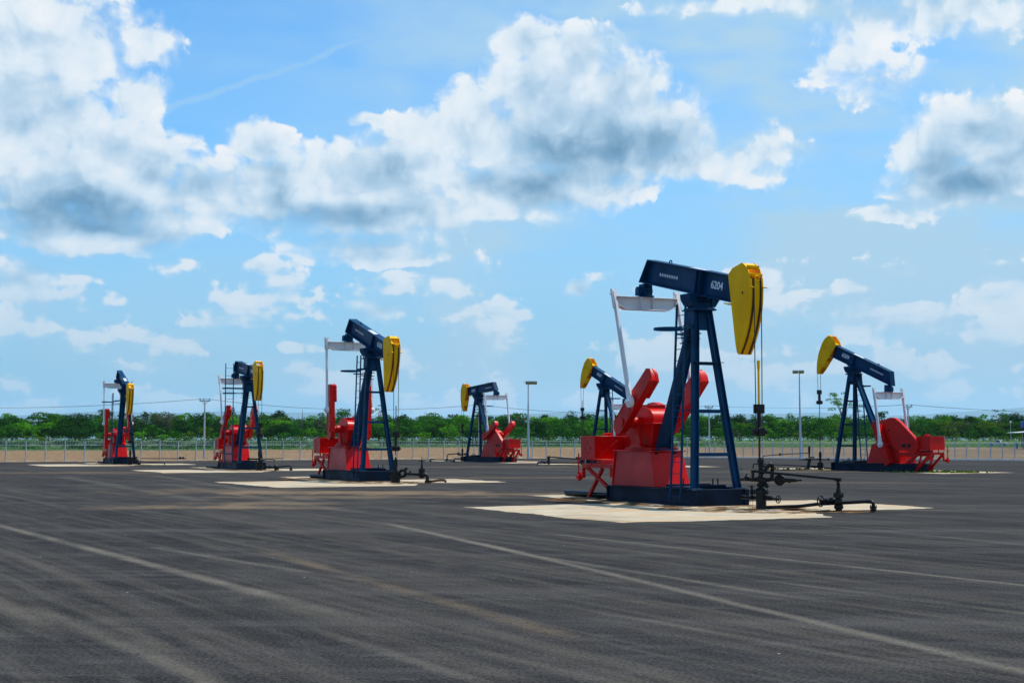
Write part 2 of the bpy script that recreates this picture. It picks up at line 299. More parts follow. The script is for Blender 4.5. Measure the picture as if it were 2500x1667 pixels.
# ---------------------------------------------------------------- pumping units
PX,PZ=-.88,5.75            # saddle pivot
SX,SZ=-3.60,2.30            # gearbox output shaft
def ibar(m,p0,p1,w,h,side=(0,1,0),t=.028,w1=None,h1=None):
    """wide-flange section: flanges across `side`, web between them"""
    w1=w if w1 is None else w1; h1=h if h1 is None else h1
    p0=Vector(p0);p1=Vector(p1); d=(p1-p0).normalized(); a=Vector(side); a=(a-d*a.dot(d)).normalized()
    m.bar(p0+a*(w/2-t/2),p1+a*(w1/2-t/2),t,h,side,t,h1); m.bar(p0-a*(w/2-t/2),p1-a*(w1/2-t/2),t,h,side,t,h1)
    m.bar(p0,p1,w-2*t+.002,t,side,w1-2*t+.002,t); return m
def make_pump(x,y,yaw,s,hd,crank,num,label,carr,rodtop,near=True,tall_ladder=False,bluekey='blue',sleeve=False,holes=4,rear=4.65,rect=False,ldy=0):
    root=empty('pumpjack',(x,y,0.004),R(yaw),s); tag(root,label,'pumpjack','pumpjacks standing in two rows on the asphalt lot')
    bl=M[bluekey]; rd=M['red']; bv=.008 if near else 0
    th=R(hd); c,sn=math.cos(th),math.sin(th)
    def B(bx,bz): return (PX+bx*c+bz*sn, PZ-bx*sn+bz*c)
    # base skid
    m=MB()
    for q in(-1,1):
        m.box(-rear,-.02,q*.85-(.06 if q>0 else .06),q*.85+.06,0,.035); m.box(-rear,-.02,q*.85-.06,q*.85+.06,.405,.44); m.box(-rear+.01,-.03,q*.83-.012,q*.83+.012,.035,.405)
    m.box(-.02,.03,-.93,.93,-.002,.45); m.box(-rear-.05,-rear-.002,-.9,.9,0,.44)
    m.box(-rear+.05,-.06,-.78,.78,.30,.34)
    for k in range(8): m.box(-4.3+k*.55,-4.26+k*.55,-.78,.78,.34,.43)
    for q in(-1,1): m.box(.031,.07,min(q*.78,q*.93),max(q*.78,q*.93),.02,.44)
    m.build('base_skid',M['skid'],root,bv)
    m=MB(); m.box(-1.55,-.45,-.74,.74,.445,.50); m.box(-1.58,-1.54,-.74,.74,.50,.56); m.box(-.46,-.42,-.5,.5,.50,.56); m.box(-1.55,-.45,-.90,-.745,.442,.475)
    for px_,py_ in((-.7,.25),(-1.2,-.4),(-.9,.55)): m.cyl((px_,py_,.5),(px_,py_,.72),.022,n=8); m.cyl((px_,py_,.5),(px_,py_,.53),.05,n=6)
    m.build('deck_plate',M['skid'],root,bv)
    # samson post
    for q in(-1,1):
        m=MB(); ibar(m,(-.16,q*.70,.44),(-.80,q*.21,5.40),.19,.16); m.box(-.30,-.03,q*.70-.17,q*.70+.17,.442,.475); m.build('tower_leg',bl,root,bv)
    m=MB(); ibar(m,(-2.92,0,1.53),(-1.08,0,5.36),.42,.18,w1=.30,h1=.15); m.box(-3.12,-2.76,-.3,.34,1.485,1.53)
    for k in range(6): m.box(-1.50+k*.06,-1.40+k*.06,-.30,.30,4.5+k*.145,4.53+k*.145)
    m.build('tower_leg',bl,root,bv)
    for z,h in((1.39,.10),(2.58,.10),(3.90,.07)):
        t=(z-.44)/4.96; xx=-.16-.64*t; yy=.70-.49*t
        m=MB(); m.box(xx-.05,xx+.05,-yy,yy,z-h/2,z-h/2+.012); m.box(xx-.05,xx+.05,-yy,yy,z+h/2-.012,z+h/2); m.box(xx+.035,xx+.05,-yy,yy,z-h/2+.012,z+h/2-.012)
        if z>3.5: m.box(xx-.12,xx+.14,-yy-.14,yy+.16,z+h/2,z+h/2+.014)
        m.build('crossbar',bl,root)
    m=MB(); m.box(-1.28,-.58,-.36,.36,5.40,5.44); m.box(-1.22,-.62,-.33,.33,5.441,5.48)
    m.hexa([(-.82,-.2,4.85),(-.70,-.2,4.85),(-.70,.2,4.85),(-.82,.2,4.85)],[(-.86,-.12,5.4),(-.80,-.12,5.4),(-.80,.12,5.4),(-.86,.12,5.4)])
    m.box(-1.18,-.72,-.30,-.27,5.0,5.4); m.box(-1.18,-.72,.27,.30,5.0,5.4)
    for q in(-1,1):
        for k in range(3): m.cyl((-1.15+k*.22,q*.3,5.44),(-1.15+k*.22,q*.3,5.50),.02,n=6)
    m.build('tower_cap',bl,root,bv)
    m=MB(); m.prismx([(-.30,5.48),(.30,5.48),(.24,5.62),(-.24,5.62)],PX-.2,PX+.2); m.cyl((PX,-.30,PZ-.04),(PX,.30,PZ-.04),.15,n=20)
    for q in(-1,1):
        m.prismx([(q*.52,5.86),(q*.28,5.86),(q*.22,5.52),(q*.36,5.50),(q*.50,5.70)] if q<0 else [(.22,5.52),(.28,5.86),(.52,5.86),(.50,5.70),(.36,5.50)],PX-.24,PX+.24)
        m.cyl((PX+.24,q*.40,5.72),(PX+.27,q*.40,5.72),.05,n=10)
    m.build('saddle_bearing',bl,root,bv)
    # walking beam
    beam=MB(); 
    beam.prism([(-3.14,.135),(1.80,.135),(1.80,.785),(-2.80,.785)],-.016,.016)
    beam.box(-3.16,1.80,-.185,.185,.10,.135); beam.box(-2.79,1.80,-.185,.185,.785,.82)
    beam.bar((-3.15,0,.10),(-2.785,0,.82),.37,.03,(0,1,0))
    for q in(-1,1):
        if rect: beam.box(-.09,-.06,min(q*.017,q*.18),max(q*.017,q*.18),.137,.783); beam.box(.10,.13,min(q*.017,q*.18),max(q*.017,q*.18),.137,.783)
        else: beam.prismx([(q*.018,.137),(q*.18,.137),(q*.07,.783),(q*.018,.783)] if q>0 else [(q*.018,.783),(q*.07,.783),(q*.18,.137),(q*.018,.137)],.04,.07)
        beam.box(-2.98,-2.96,min(q*.017,q*.19),max(q*.017,q*.19),.137,.40)
    beam.box(-.35,.35,-.23,.23,.07,.099)
    bo=beam.build('walking_beam',bl,root,bv,loc=(PX,0,PZ),rot=(0,th,0))
    if num:
        text_mesh(num,.30,'number_marking',M['mark'],bo,(.80,-.0185,.45),(R(90),0,0))
        text_mesh(num,.30,'number_marking',M['mark'],bo,(.80,.0185,.45),(R(90),0,R(180)))
    m=MB()
    for q in(-1,1):
        for k in range(8):
            cx,cz=-2.22+k*.132,.44; ps=[]
            for i in range(10): a=math.pi/2+i*math.pi/5; r=.070 if i%2==0 else .028; ps.append((cx+r*math.cos(a),cz+r*math.sin(a)))
            m.prism(ps,q*.0165,q*.0195)
    m.build('star_marking',M['mark'],bo,smooth=False)
    m=MB()
    xs=-.55
    for wd in(.10,.07,.09,.05,.10,.08,.10): m.box(xs,xs+wd,-.11,.11,.8205,.823); xs+=wd+.028
    m.build('top_marking',M['mark'],bo,smooth=False)
    m=MB(); m.torus((-1.75,0,.84),.065,.018,(0,1,0),n=20); m.build('lifting_lug',bl,bo)
    # horse head
    RR=2.74
    arc=[(math.sqrt(RR*RR-z*z),z) for z in np.linspace(-1.21,.84,22)]
    prof=arc+[(2.42,1.10),(2.16,1.22),(1.72,1.02),(1.56,.83),(1.86,.06),(2.26,-.96),(2.37,-1.17)]
    m=MB(); m.prism(prof,-.205,-.187); m.prism(prof,.187,.205)
    inn=[(x-.03,z) for x,z in arc]
    m.prism(arc+inn[::-1],-.186,.186)
    for z,xa in((-1.12,2.34),(-.75,2.22),(-.30,2.04)): m.prism([(xa,z),(math.sqrt(RR*RR-z*z)-.035,z),(math.sqrt(RR*RR-z*z)-.035,z+.02),(xa,z+.02)],-.186,.186)
    m.prism([(2.22,-.72),(2.04,-.32),(2.06,-.31),(2.24,-.71)],-.186,.186)
    m.prism([(1.62,.86),(2.12,.86),(2.12,.88),(1.64,.88)],-.186,.186); m.prism([(2.40,1.09),(2.16,1.20),(2.15,1.175),(2.39,1.065)],-.186,.186)
    m.prism([(2.16,1.205),(1.74,1.01),(1.75,.99),(2.16,1.18)],-.18,-.186); 
    head=m.build('horse_head',M['yellow'],bo,bv)
    m=MB()
    for q in(-1,1):
        rail=[(math.sqrt((RR+.012)**2-z*z),z) for z in np.linspace(-1.19,.85,24)]; back=[(x-.012,z) for x,z in rail]
        m.prism(rail+back[::-1],q*.115-.032,q*.115+.032)
    build_each(m,'rope_groove',M['rope_rust'],head)
    m=MB(); m.bar((2.38,-.17,1.14),(2.38,.17,1.14),.10,.07,(1,0,0)); m.bar((2.55,-.19,.95),(2.55,.19,.95),.07,.05,(1,0,0)); m.torus((2.62,0,.84),.08,.02,(1,0,0),n=18)
    for q in(-1,1): m.box(2.60,2.80,q*.20-.03,q*.20+.03,.62,.645)
    build_each(m,'rope_anchor',M['yellow'],head)
    m=MB()
    for q in(-1,1): m.cyl((2.33,q*.205,.43),(2.33,q*.208,.43),.036,n=16)
    build_each(m,'pin_hole',M['void'],head)
    m=MB(); m.bar((1.80,-.27,.06),(1.62,-.27,.06),.03,.03); m.bar((1.80,.27,.06),(1.62,.27,.06),.03,.03); m.cyl((1.82,-.29,.06),(1.82,.29,.06),.025,n=8); m.build('locking_pin',M['yellow'],head)
    # bridle and rod
    tx=1.88; tz=PZ; m_=[]
    for q in(-1,1):
        pts=[]
        for a in np.linspace(math.asin(.90/RR)+0,-0,10):
            pts.append((RR+.028)*Vector((math.cos(a),0,math.sin(a))))
        # world frame of the arc points between the anchor and the tangent point
        W=[]; a1=math.asin(.86/RR)-th
        for a in np.linspace(a1,0,12):
            W.append((PX+(RR+.028)*math.cos(a),q*.115,PZ+(RR+.028)*math.sin(a)))
        W.append((tx+.0,q*.11,(carr+PZ)/2)); W.append((tx+.0,q*.095,carr+.05))
        MB().tube(W,.0135,8).build('bridle_rope',M['rope'],root)
    m=MB(); m.box(tx-.10,tx+.10,-.17,.17,carr-.12,carr+.0); m.box(tx-.13,tx+.13,-.10,.10,carr-.17,carr+.05); m.cyl((tx,-.2,carr-.06),(tx,.2,carr-.06),.08,n=12)
    m.build('carrier_bar',M['black'],root,.006 if near else 0)
    m=MB(); m.box(tx-.085,tx+.085,-.12,.12,carr+.42,carr+.66); m.cyl((tx,-.15,carr+.5),(tx,-.11,carr+.5),.04,n=8); m.cyl((tx,-.15,carr+.6),(tx,-.11,carr+.6),.03,n=8); m.cyl((tx,0,carr+.05),(tx,0,carr+.42),.055,n=12)
    m.build('rod_clamp',M['black'],root)
    MB().cyl((tx,0,1.15),(tx,0,rodtop),.021,n=12).build('polished_rod',M['rope'],root)
    if sleeve:
        m=MB(); m.cyl((tx,0,carr+.67),(tx,0,rodtop+.01),.030,n=14); m.cyl((tx,0,rodtop-.18),(tx,0,rodtop+.04),.042,n=14); m.build('rod_sleeve',M['yellow'],root)
        m=MB(); m.cyl((tx,0,1.3),(tx,0,carr-.2),.028,n=12); m.build('rod_sleeve',M['rope_rust'],root)
    # equalizer
    ex,ez=B(-2.96,-.33)
    m=MB(); m.prismx([(-1.05,-.02+ez),(-1.05,-.22+ez),(-.72,-.37+ez),(.72,-.37+ez),(1.05,-.22+ez),(1.05,-.02+ez)],ex-.012,ex+.012)
    m.box(ex-.13,ex+.13,-1.06,1.06,ez-.02,ez); m.box(ex-.13,ex+.13,-.72,.72,ez-.392,ez-.371)
    for q in(-1,1):
        m.bar((ex,q*.72,ez-.382),(ex,q*1.06,ez-.235),.26,.021,(1,0,0)); 
        for yy in(.20,): m.box(ex-.12,ex+.12,q*yy-.01,q*yy+.01,ez-.37,ez-.021)
    m.build('equalizer',M['white'],root,bv)
    m=MB(); m.box(ex-.17,ex+.17,-.20,.20,ez+.001,ez+.05); m.cyl((ex-.16,0,ez+.19),(ex+.16,0,ez+.19),.16,n=18); m.box(ex-.15,ex+.15,-.15,.15,ez+.05,ez+.40)
    m.cyl((ex+.0,-.30,ez+.2),(ex+.0,-.15,ez+.2),.12,n=14); m.box(ex-.1,ex+.1,-.31,-.22,ez+.05,ez+.26)
    m.cyl((ex+.16,0,ez+.19),(ex+.20,0,ez+.19),.06,n=10)
    m.build('equalizer_bearing',bl,root,bv)
    # cranks
    ca=R(crank); u=Vector((math.cos(ca),0,math.sin(ca))); n_=Vector((-math.sin(ca),0,math.cos(ca)))
    pin=Vector((SX,0,SZ))+u*.88+n_*.03
    for q in(-1,1):
        def P2(a,b): v=Vector((SX,0,SZ))+u*a+n_*b; return (v.x,v.z)
        m=MB(); m.prism([P2(*p) for p in((-.34,.33),(-.46,.22),(-.50,.06),(-.42,-.10),(-.24,-.18),(-.05,-.19),(2.0,-.15),(2.06,.02),(2.04,.25),(1.0,.335))],q*.78,q*.99)
        m.prism([P2(*p) for p in((-.05,-.188),(1.98,-.148),(1.98,-.115),(-.05,-.15))],q*.991,q*1.01)
        m.prism([P2(*p) for p in((-.32,.325),(.95,.33),(.95,.30),(-.32,.295))],q*.991,q*1.005)
        m.prism([P2(*p) for p in((.30,.12),(.34,.17),(.62,.17),(.62,-.10),(.34,-.10))],q*.991,q*1.005)
        k=0
        while k<40: m.prism([P2(.98+k*.026,.335-k*.0012),P2(.992+k*.026,.365-k*.0012),P2(1.002+k*.026,.335-k*.0012)],q*.82,q*.96); k+=1
        cr=m.build('crank_arm',rd,root,bv*.7)
        m=MB(); m.prism([P2(*p) for p in((1.24,-.155),(1.28,-.185),(1.99,-.175),(2.08,.02),(2.06,.27),(1.28,.33),(1.24,.29))],q*.69,q*.78)
        m.build('counterweight',rd,cr,bv)
        m=MB(); m.cyl((SX,q*.55,SZ),(SX,q*1.03,SZ),.13,n=18); m.build('crank_hub',rd,cr)
        # pitman arm
        m=MB(); top=Vector((ex,q*1.09,ez+.06)); bot=Vector((pin.x,q*1.09,pin.z))
        d=(top-bot).normalized()
        m.bar(bot+d*.12,bot+d*.55,.05,.28,(0,1,0),.07,.17); m.bar(bot+d*.55,top-d*.2,.07,.15,(0,1,0)); m.bar(top-d*.35,top+d*.12,.10,.13,(0,1,0)); 
        m.cyl(bot+Vector((0,-.055,0)),bot+Vector((0,.055,0)),.165,n=24)
        for k in(-1,1): m.bar(top-d*.45+Vector((0,k*.075,0)),top+d*.17+Vector((0,k*.075,0)),.02,.10,(0,1,0))
        pa=m.build('pitman_arm',M['white'],root,bv)
        m=MB(); m.cyl(bot+Vector((0,q*.056,0)),bot+Vector((0,q*.10,0)),.10,n=18); m.cyl(bot+Vector((0,q*.10,0)),bot+Vector((0,q*.15,0)),.055,n=8); m.build('wrist_pin',M['white'],pa); MB().cyl(top+Vector((0,-.13,0)),top+Vector((0,.13,0)),.03,n=8).build('top_pin',M['white'],pa)
    # gearbox
    m=MB(); gx=SX+.06
    archp=[(gx+.72*math.cos(a),2.28+.50*math.sin(a)**.8) for a in np.linspace(0,math.pi,17)]
    m.prism(archp,-.36,.36)
    m.box(gx-.80,gx+.80,-.43,.43,2.235,2.278); 
    m.hexa([(gx-.62,-.33,1.56),(gx+.50,-.33,1.56),(gx+.50,.33,1.56),(gx-.62,.33,1.56)],[(gx-.74,-.38,2.234),(gx+.72,-.38,2.234),(gx+.72,.38,2.234),(gx-.74,.38,2.234)])
    m.box(gx-.72,gx+.66,-.50,.50,1.50,1.559); m.box(gx-.34,gx+.36,-.26,.26,2.70,2.80); m.box(gx-.38,gx+.40,-.29,.29,2.801,2.825)
    for k in range(9):
        for q in(-1,1): m.cyl((gx-.72+k*.18,q*.405,2.21),(gx-.72+k*.18,q*.405,2.31),.017,n=6)
    m.box(gx+.64,gx+.655,-.14,.14,2.45,2.53)
    gb=m.build('gearbox',rd,root,bv)
    for q in(-1,1):
        m=MB(); m.cyl((SX,q*.37,SZ),(SX,q*.68,SZ),.17,n=20); m.cyl((SX,q*.68,SZ),(SX,q*.72,SZ),.12,n=16); MB().cyl((SX-.62,q*.381,SZ),(SX-.62,q*.5,SZ),.12,n=16).build('shaft_cap',rd,gb)
        m.prism([(SX-.10,2.2),(SX+.16,2.2),(SX+.36,1.56),(SX+.20,1.56)],q*.44,q*.56); m.prism([(SX-.30,1.56),(SX+.50,1.56),(SX+.30,1.68),(SX-.10,1.68)],q*.42,q*.60)
        m.build('bearing_housing',rd,gb,bv)
    # pedestal
    m=MB(); m.hexa([(-4.86,-.60,.445),(-2.40,-.60,.445),(-2.40,.60,.445),(-4.86,.60,.445)],[(-4.74,-.54,1.45),(-2.72,-.54,1.45),(-2.72,.54,1.45),(-4.74,.54,1.45)])
    m.box(-4.80,-2.66,-.62,.62,1.451,1.478); m.box(-4.9,-2.34,-.64,.64,.4405,.46)
    for q in(-1,1): m.bar((-4.84,q*.605,.46),(-4.74,q*.56,1.45),.05,.03)
    ped=m.build('gearbox_pedestal',rd,root,bv)
    m=MB(); m.box(-2.715,-2.695,-.42,-.30,1.26,1.44); m.box(-2.715,-2.695,.18,.32,1.26,1.44); build_each(m,'lifting_slot',M['void'],ped,smooth=False)
    # belt guard on the +y side
    gp=[(-4.31,2.93),(-4.05,2.88),(-3.84,2.72),(-3.70,2.48),(-3.66,2.1),(-3.9,1.58),(-4.85,1.17),(-6.0,1.06),(-6.14,1.14),(-6.2,1.38),(-6.14,1.62),(-5.9,1.9),(-5.0,2.66),(-4.6,2.90)]
    m=MB(); m.prism(gp,.50,.72); g=m.build('belt_guard',rd,root,.012 if near else 0)
    m=MB(); m.prism([(-5.15+.10*math.cos(a),1.40+.10*math.sin(a)) for a in np.linspace(-math.pi/2,math.pi/2,9)]+[(-5.62+.10*math.cos(a),1.40+.10*math.sin(a)) for a in np.linspace(math.pi/2,1.5*math.pi,9)],.7205,.7235); m.cyl((-4.15,.7205,2.25),(-4.15,.7235,2.25),.07,n=16); build_each(m,'guard_opening',M['void'],g,smooth=False)
    m=MB(); m.cyl((-5.45,.7236,1.40),(-5.45,.75,1.40),.07,n=14); m.cyl((-4.75,.68,2.75),(-4.75,.76,2.75),.02,n=8); build_each(m,'guard_latch',rd,g)
    # motor housing and its stand
    if holes==4: mz0,mz1=1.19,1.89
    else: mz0,mz1=1.25,1.95
    m=MB(); m.box(-6.9,-6.0,-.58,.55,mz0,mz1); m.box(-6.93,-5.97,-.61,.58,mz0-.02,mz0+.0); m.box(-6.93,-5.98,-.60,.57,mz1+.0005,mz1+.018); m.box(-6.3,-6.12,-.1,.1,mz1+.018,mz1+.12); m.box(-6.25,-6.17,-.16,.16,mz1+.05,mz1+.09)
    mh=m.build('motor_housing',rd,root,bv)
    m=MB()
    if holes==4:
        for dx,dz in((0,.14),(0,-.16),(-.17,-.01),(.17,-.01)): m.cyl((-6.45+dx,-.5805,1.53+dz),(-6.45+dx,-.583,1.53+dz),.034,n=12)
    else:
        m.box(-6.52,-6.42,-.583,-.5805,1.45,1.72); m.cyl((-6.47,-.5805,1.45),(-6.47,-.583,1.45),.05,n=12); m.cyl((-6.47,-.5805,1.72),(-6.47,-.583,1.72),.05,n=12)
    build_each(m,'vent_hole',M['void'],mh,smooth=False)
    m=MB()
    for q in(-1,1):
        ibar(m,(-4.88,q*.5,.99),(-6.88,q*.5,.99),.10,.13); (m.bar((-6.62,q*.5,.92),(-4.72,q*.5,.10),.10,.10),m.bar((-5.65,q*.5,.90),(-6.55,q*.5,.0),.10,.10)) if rear<5 else (m.bar((-6.02,q*.55,.94),(-4.70,q*.60,.03),.13,.15),m.bar((-6.84,q*.5,.96),(-5.83,q*.5,.06),.10,.12),m.bar((-6.25,q*.45,.98),(-5.84,q*.45,.03),.08,.08),m.box(-5.9,-4.4,min(q*.52,q*.62),max(q*.52,q*.62),.84,1.02))
        m.box(-6.90,-6.82,q*.5-.05,q*.5+.05,.60,.92)
    m.box(-6.85,-5.1,-.44,.44,1.00,1.03); m.box(-6.86,-6.78,-.5,.5,.94,1.05); m.box(-6.3,-5.2,-.35,.4,1.06,1.16)
    for xx in(-6.7,-6.2): m.cyl((xx,-.3,1.03),(xx,-.3,1.18),.03,n=8); m.cyl((xx,.3,1.03),(xx,.3,1.18),.03,n=8)
    m.build('motor_stand',rd,root,bv)
    m=MB(); m.bar((-6.86,-.5,.68),(-7.12,-.52,.66),.05,.05); m.cyl((-7.12,-.52,.50),(-7.12,-.52,.78),.055,n=10); m.bar((-7.12,-.54,.78),(-7.10,-.55,1.36),.035,.03); m.cyl((-7.2,-.52,.62),(-7.02,-.52,.62),.09,n=12); m.box(-7.16,-7.06,-.57,-.52,1.08,1.14)
    m.build('brake_lever',rd,root)
    MB().tube([(-7.0,-.56,.68),(-6.2,-.60,1.08),(-4.6,-.56,1.78)],.010,6).build('brake_cable',rd,root)
    # ladder with hoop
    m=MB()
    if tall_ladder:
        a0,a1=Vector((-1.0,-1.42,.45)),Vector((-1.0,-1.42,6.62)); b0,b1=Vector((-1.0,-.92,.45)),Vector((-1.0,-.92,6.62)); zs=.48
    else:
        a0,a1=Vector((-.92,-1.0,.15)),Vector((-.50,-1.0,5.5)); b0,b1=Vector((-.40,-1.0,.15)),Vector((-.06,-1.0,5.5)); zs=.31
    for q_ in(a0,a1,b0,b1): q_.y+=ldy
    m.bar(a0,a1,.045,.055); m.bar(b0,b1,.045,.055)
    nr=int((a1-a0).length/zs)
    for k in range(nr+1):
        t=(.1+k*zs)/(a1-a0).length
        if t<1 and not(tall_ladder and False): m.cyl(a0+(a1-a0)*t,b0+(b1-b0)*t,.011,n=6)
    ld=m.build('ladder',bl,root)
    hoop=MB().band((-1.0,-1.17,4.75) if tall_ladder else (-.25,-1.42+ldy,4.80),.42,.065).build('safety_hoop',bl,ld); m=MB()
    if tall_ladder:
        m.box(-1.3,-.7,-1.55,-.25,5.02,5.10); m.bar((-1.0,-.9,4.75),(-.85,-.3,4.75),.05,.05,(1,0,0)); m.box(-1.2,-.75,-1.35,-.85,.95,1.0)
    else:
        m.bar((-.13,-1.0,4.86),(-.80,-.28,4.95),.05,.10,(1,0,0)); m.bar((-.56,-1.0,4.70),(-.90,-.30,4.70),.04,.05,(1,0,0)); m.bar((-.7,-1.0,2.6),(-.5,-.55,2.6),.03,.04,(1,0,0))
    build_each(m,'ladder_bracket',bl,ld)
    return root,tx
PUMPS=[ # x,y,yaw,scale,head-down,crank,number,label,carrier,rod top
 (5.665,39.014,-64.5,1.0,12.05,40,'6204','navy, red and yellow pumpjack numbered 6204, the largest and nearest one',2.06,3.83,dict(sleeve=True,rect=True)),
 (-5.76,61.83,-62.6,.99,17.3,92,'6205','navy, red and yellow pumpjack numbered 6205, its red counterweights standing straight up',1.5,3.25,dict(bluekey='bluelit',ldy=.14)),
 (-15.6,85.34,-64.5,.965,7.2,50,'6206','pumpjack with the tall ladder reaching above its worn, scratched navy beam',2.2,3.05,dict(tall_ladder=True,bluekey='bluelit',holes=1)),
 (-28.27,104.38,-64.5,.945,18.5,90,'6207','leftmost pumpjack, seen almost head-on with its beam steeply raised at the back',1.8,3.7,dict(near=False,bluekey='bluelit')),
 (-3.245,118.64,121.5,.955,4.2,150,'6203','farthest pumpjack, standing alone left of the lamp pole with its yellow head facing left',2.6,3.4,dict(near=False,bluekey='bluelit',rear=5.75)),
 (6.05,101.3,121.5,.985,-23,-100,'6207','pumpjack numbered 6207, half hidden behind the nearest pumpjack',3.5,4.7,dict(near=False,rear=5.75)),
 (19.667,84.635,121.5,1.04,-22,-111,'6209','pumpjack numbered 6209 at the right, its big red belt guard facing the camera',3.95,4.65,dict(rear=5.75)),
]
ROD=[]
for (x,y,yaw,s,hd,cr,num,lab,ca,rt,kw) in PUMPS:
    if lab.startswith('leftmost'): num=None
    r,tx=make_pump(x,y,yaw,s,hd,cr,num,lab,ca,rt,**kw)
    a=R(yaw); ROD.append((x+tx*s*math.cos(a),y+tx*s*math.sin(a)))

# ---------------------------------------------------------------- ground
def rise(y,x=0):
    t=min(1,max(0,(y-230)/210)); return 1.35*t*t*(3-2*t)
def sheet(name,poly,z,mat,kind='structure',jag=0,step=.25,seed=1,thick=0):
    rnd=random.Random(seed); pts=[]
    n=len(poly)
    for i in range(n):
        a=Vector(poly[i]+(0,));b=Vector(poly[(i+1)%n]+(0,)); L_=(b-a).length; k=max(1,int(L_/step)) if jag else 1
        nn=Vector((-(b-a).y,(b-a).x,0)).normalized(); w=0
        for j in range(k):
            w=w*.8+rnd.uniform(-1,1)*jag*.5; p=a+(b-a)*(j/k)+nn*w*min(1,j,k-j); pts.append((p.x,p.y,z))
    me=bpy.data.meshes.new(name); me.from_pydata(pts,[],[tuple(range(len(pts)))]); 
    bm=bmesh.new(); bm.from_mesh(me); bmesh.ops.triangulate(bm,faces=bm.faces); bmesh.ops.recalc_face_normals(bm,faces=bm.faces)
    if sum(f.normal.z for f in bm.faces)<0: bmesh.ops.reverse_faces(bm,faces=bm.faces)
    bm.to_mesh(me); bm.free()
    o=bpy.data.objects.new(name,me); COL.objects.link(o); me.materials.append(mat); o['kind']=kind; return o
def asphalt():
    t=NT('worn_asphalt'); p=t.pos()
    rot=t.n('ShaderNodeVectorRotate'); rot.rotation_type='Z_AXIS'; t.l(p,rot.inputs[0]); rot.inputs['Angle'].default_value=R(-30); 
    # strokes of the paving passes run 30 degrees left of the view
    st=t.vm('MULTIPLY',rot.outputs[0],(1.5,.045,1)); st2=t.vm('MULTIPLY',rot.outputs[0],(.40,.03,1))
    hor=t.vm('MULTIPLY',p,(.05,.55,1)); hor2=t.vm('MULTIPLY',p,(.12,1.7,1))
    a=t.noise(t.vm('MULTIPLY',st,(1.9,1.5,1)),1,6,.65); b=t.noise(t.vm('MULTIPLY',st2,(2.0,1.6,1)),1,6,.62); c=t.noise(hor,1,6,.6); d=t.noise(p,.12,6,.6); e=t.noise(hor2,1,5,.65)
    fine=t.noise(p,30,3,.7); grit=t.noise(p,9,5,.75); mot=t.noise(t.vm('MULTIPLY',rot.outputs[0],(3.2,.8,1)),1,6,.72); mot2=t.noise(t.vm('MULTIPLY',p,(.7,2.6,1)),1,6,.7)
    base=t.mix(t.step(d,.3,.7),(.015,.0155,.0175),(.031,.031,.033))
    base=t.mix(t.math('MULTIPLY',t.step(c,.48,.72),.8),base,(.082,.079,.078))
    base=t.mix(t.math('MULTIPLY',t.step(e,.52,.75),.5),base,(.090,.089,.092))
    base=t.mix(t.math('MULTIPLY',t.step(a,.44,.70),.75),base,(.092,.084,.073))
    base=t.mix(t.math('MULTIPLY',t.step(b,.50,.70),.65),base,(.082,.076,.068))
    base=t.mix(t.math('MULTIPLY',t.step(b,.48,.32),.7),base,(.021,.022,.025))
    base=t.mix(t.math('MULTIPLY',t.step(e,.42,.28),.55),base,(.018,.019,.022))
    base=t.mix(t.math('MULTIPLY',t.step(mot,.48,.70),.55),base,(.090,.087,.084)); base=t.mix(t.math('MULTIPLY',t.step(mot2,.50,.72),.5),base,(.095,.094,.095)); base=t.mix(t.math('MULTIPLY',t.step(mot2,.44,.28),.5),base,(.020,.020,.023))
    sp=t.n('ShaderNodeSeparateXYZ'); t.l(p,sp.inputs[0]); X,Y=sp.outputs[0],sp.outputs[1]
    wob=t.math('MULTIPLY',t.math('SUBTRACT',t.noise(p,.9,4,.6),.5),.5)
    brk=t.noise(t.vm('ADD',p,(31,7,0)),.55,5,.7)
    def seam(x0,y0,x1,y1,w,s,colr=(.21,.19,.155),ext=0,lo=.30,hi=.62):
        nonlocal base
        dx,dy=x1-x0,y1-y0; L_=math.hypot(dx,dy); dx/=L_;dy/=L_
        dd=t.math('ABSOLUTE',t.math('ADD',t.math('ADD',t.math('MULTIPLY',X,-dy),t.math('MULTIPLY',Y,dx)),t.math('ADD',t.math('MULTIPLY',wob,w*2.2),dy*x0-dx*y0)))
        ss=t.math('ADD',t.math('MULTIPLY',X,dx),t.math('MULTIPLY_ADD',Y,dy,-(dx*x0+dy*y0)))
        m=t.math('MULTIPLY',t.step(dd,w*1.7,0),t.math('MULTIPLY',t.step(ss,-ext-1,-ext+.5),t.step(ss,L_+ext+1,L_+ext-.5)))
        m=t.math('MULTIPLY',m,t.math('MULTIPLY',t.step(brk,lo,hi,.25,1),s)); m=t.math('MULTIPLY',m,t.step(grit,.25,.6,.45,1))
        base=t.mix(m,base,colr)
    seam(-10.7,30,-3.3,17.5,.12,.9,ext=1); seam(-3.3,17.5,-1.2,14,.16,.5)
    seam(0,23.3,4.0,11.2,.095,.68,ext=1.2,lo=.15,hi=.45); seam(-2.5,30.3,0,23.3,.11,.85,lo=.2,hi=.5)
    seam(1.2,26.7,6.3,17.9,.09,.62,ext=.8,lo=.2,hi=.5); seam(-3.1,21.2,-.4,15.2,.15,.62,(.22,.165,.11),ext=2,lo=.35,hi=.7); seam(-5,15.2,-2.2,10.7,.11,.5)
    seam(-2.3,10.7,-1.2,8.6,.10,.4); seam(.3,22.4,3.1,16.8,.10,.6); seam(-.2,12.2,1.8,9.2,.09,.4); seam(.9,15.1,3.2,11.4,.08,.4)
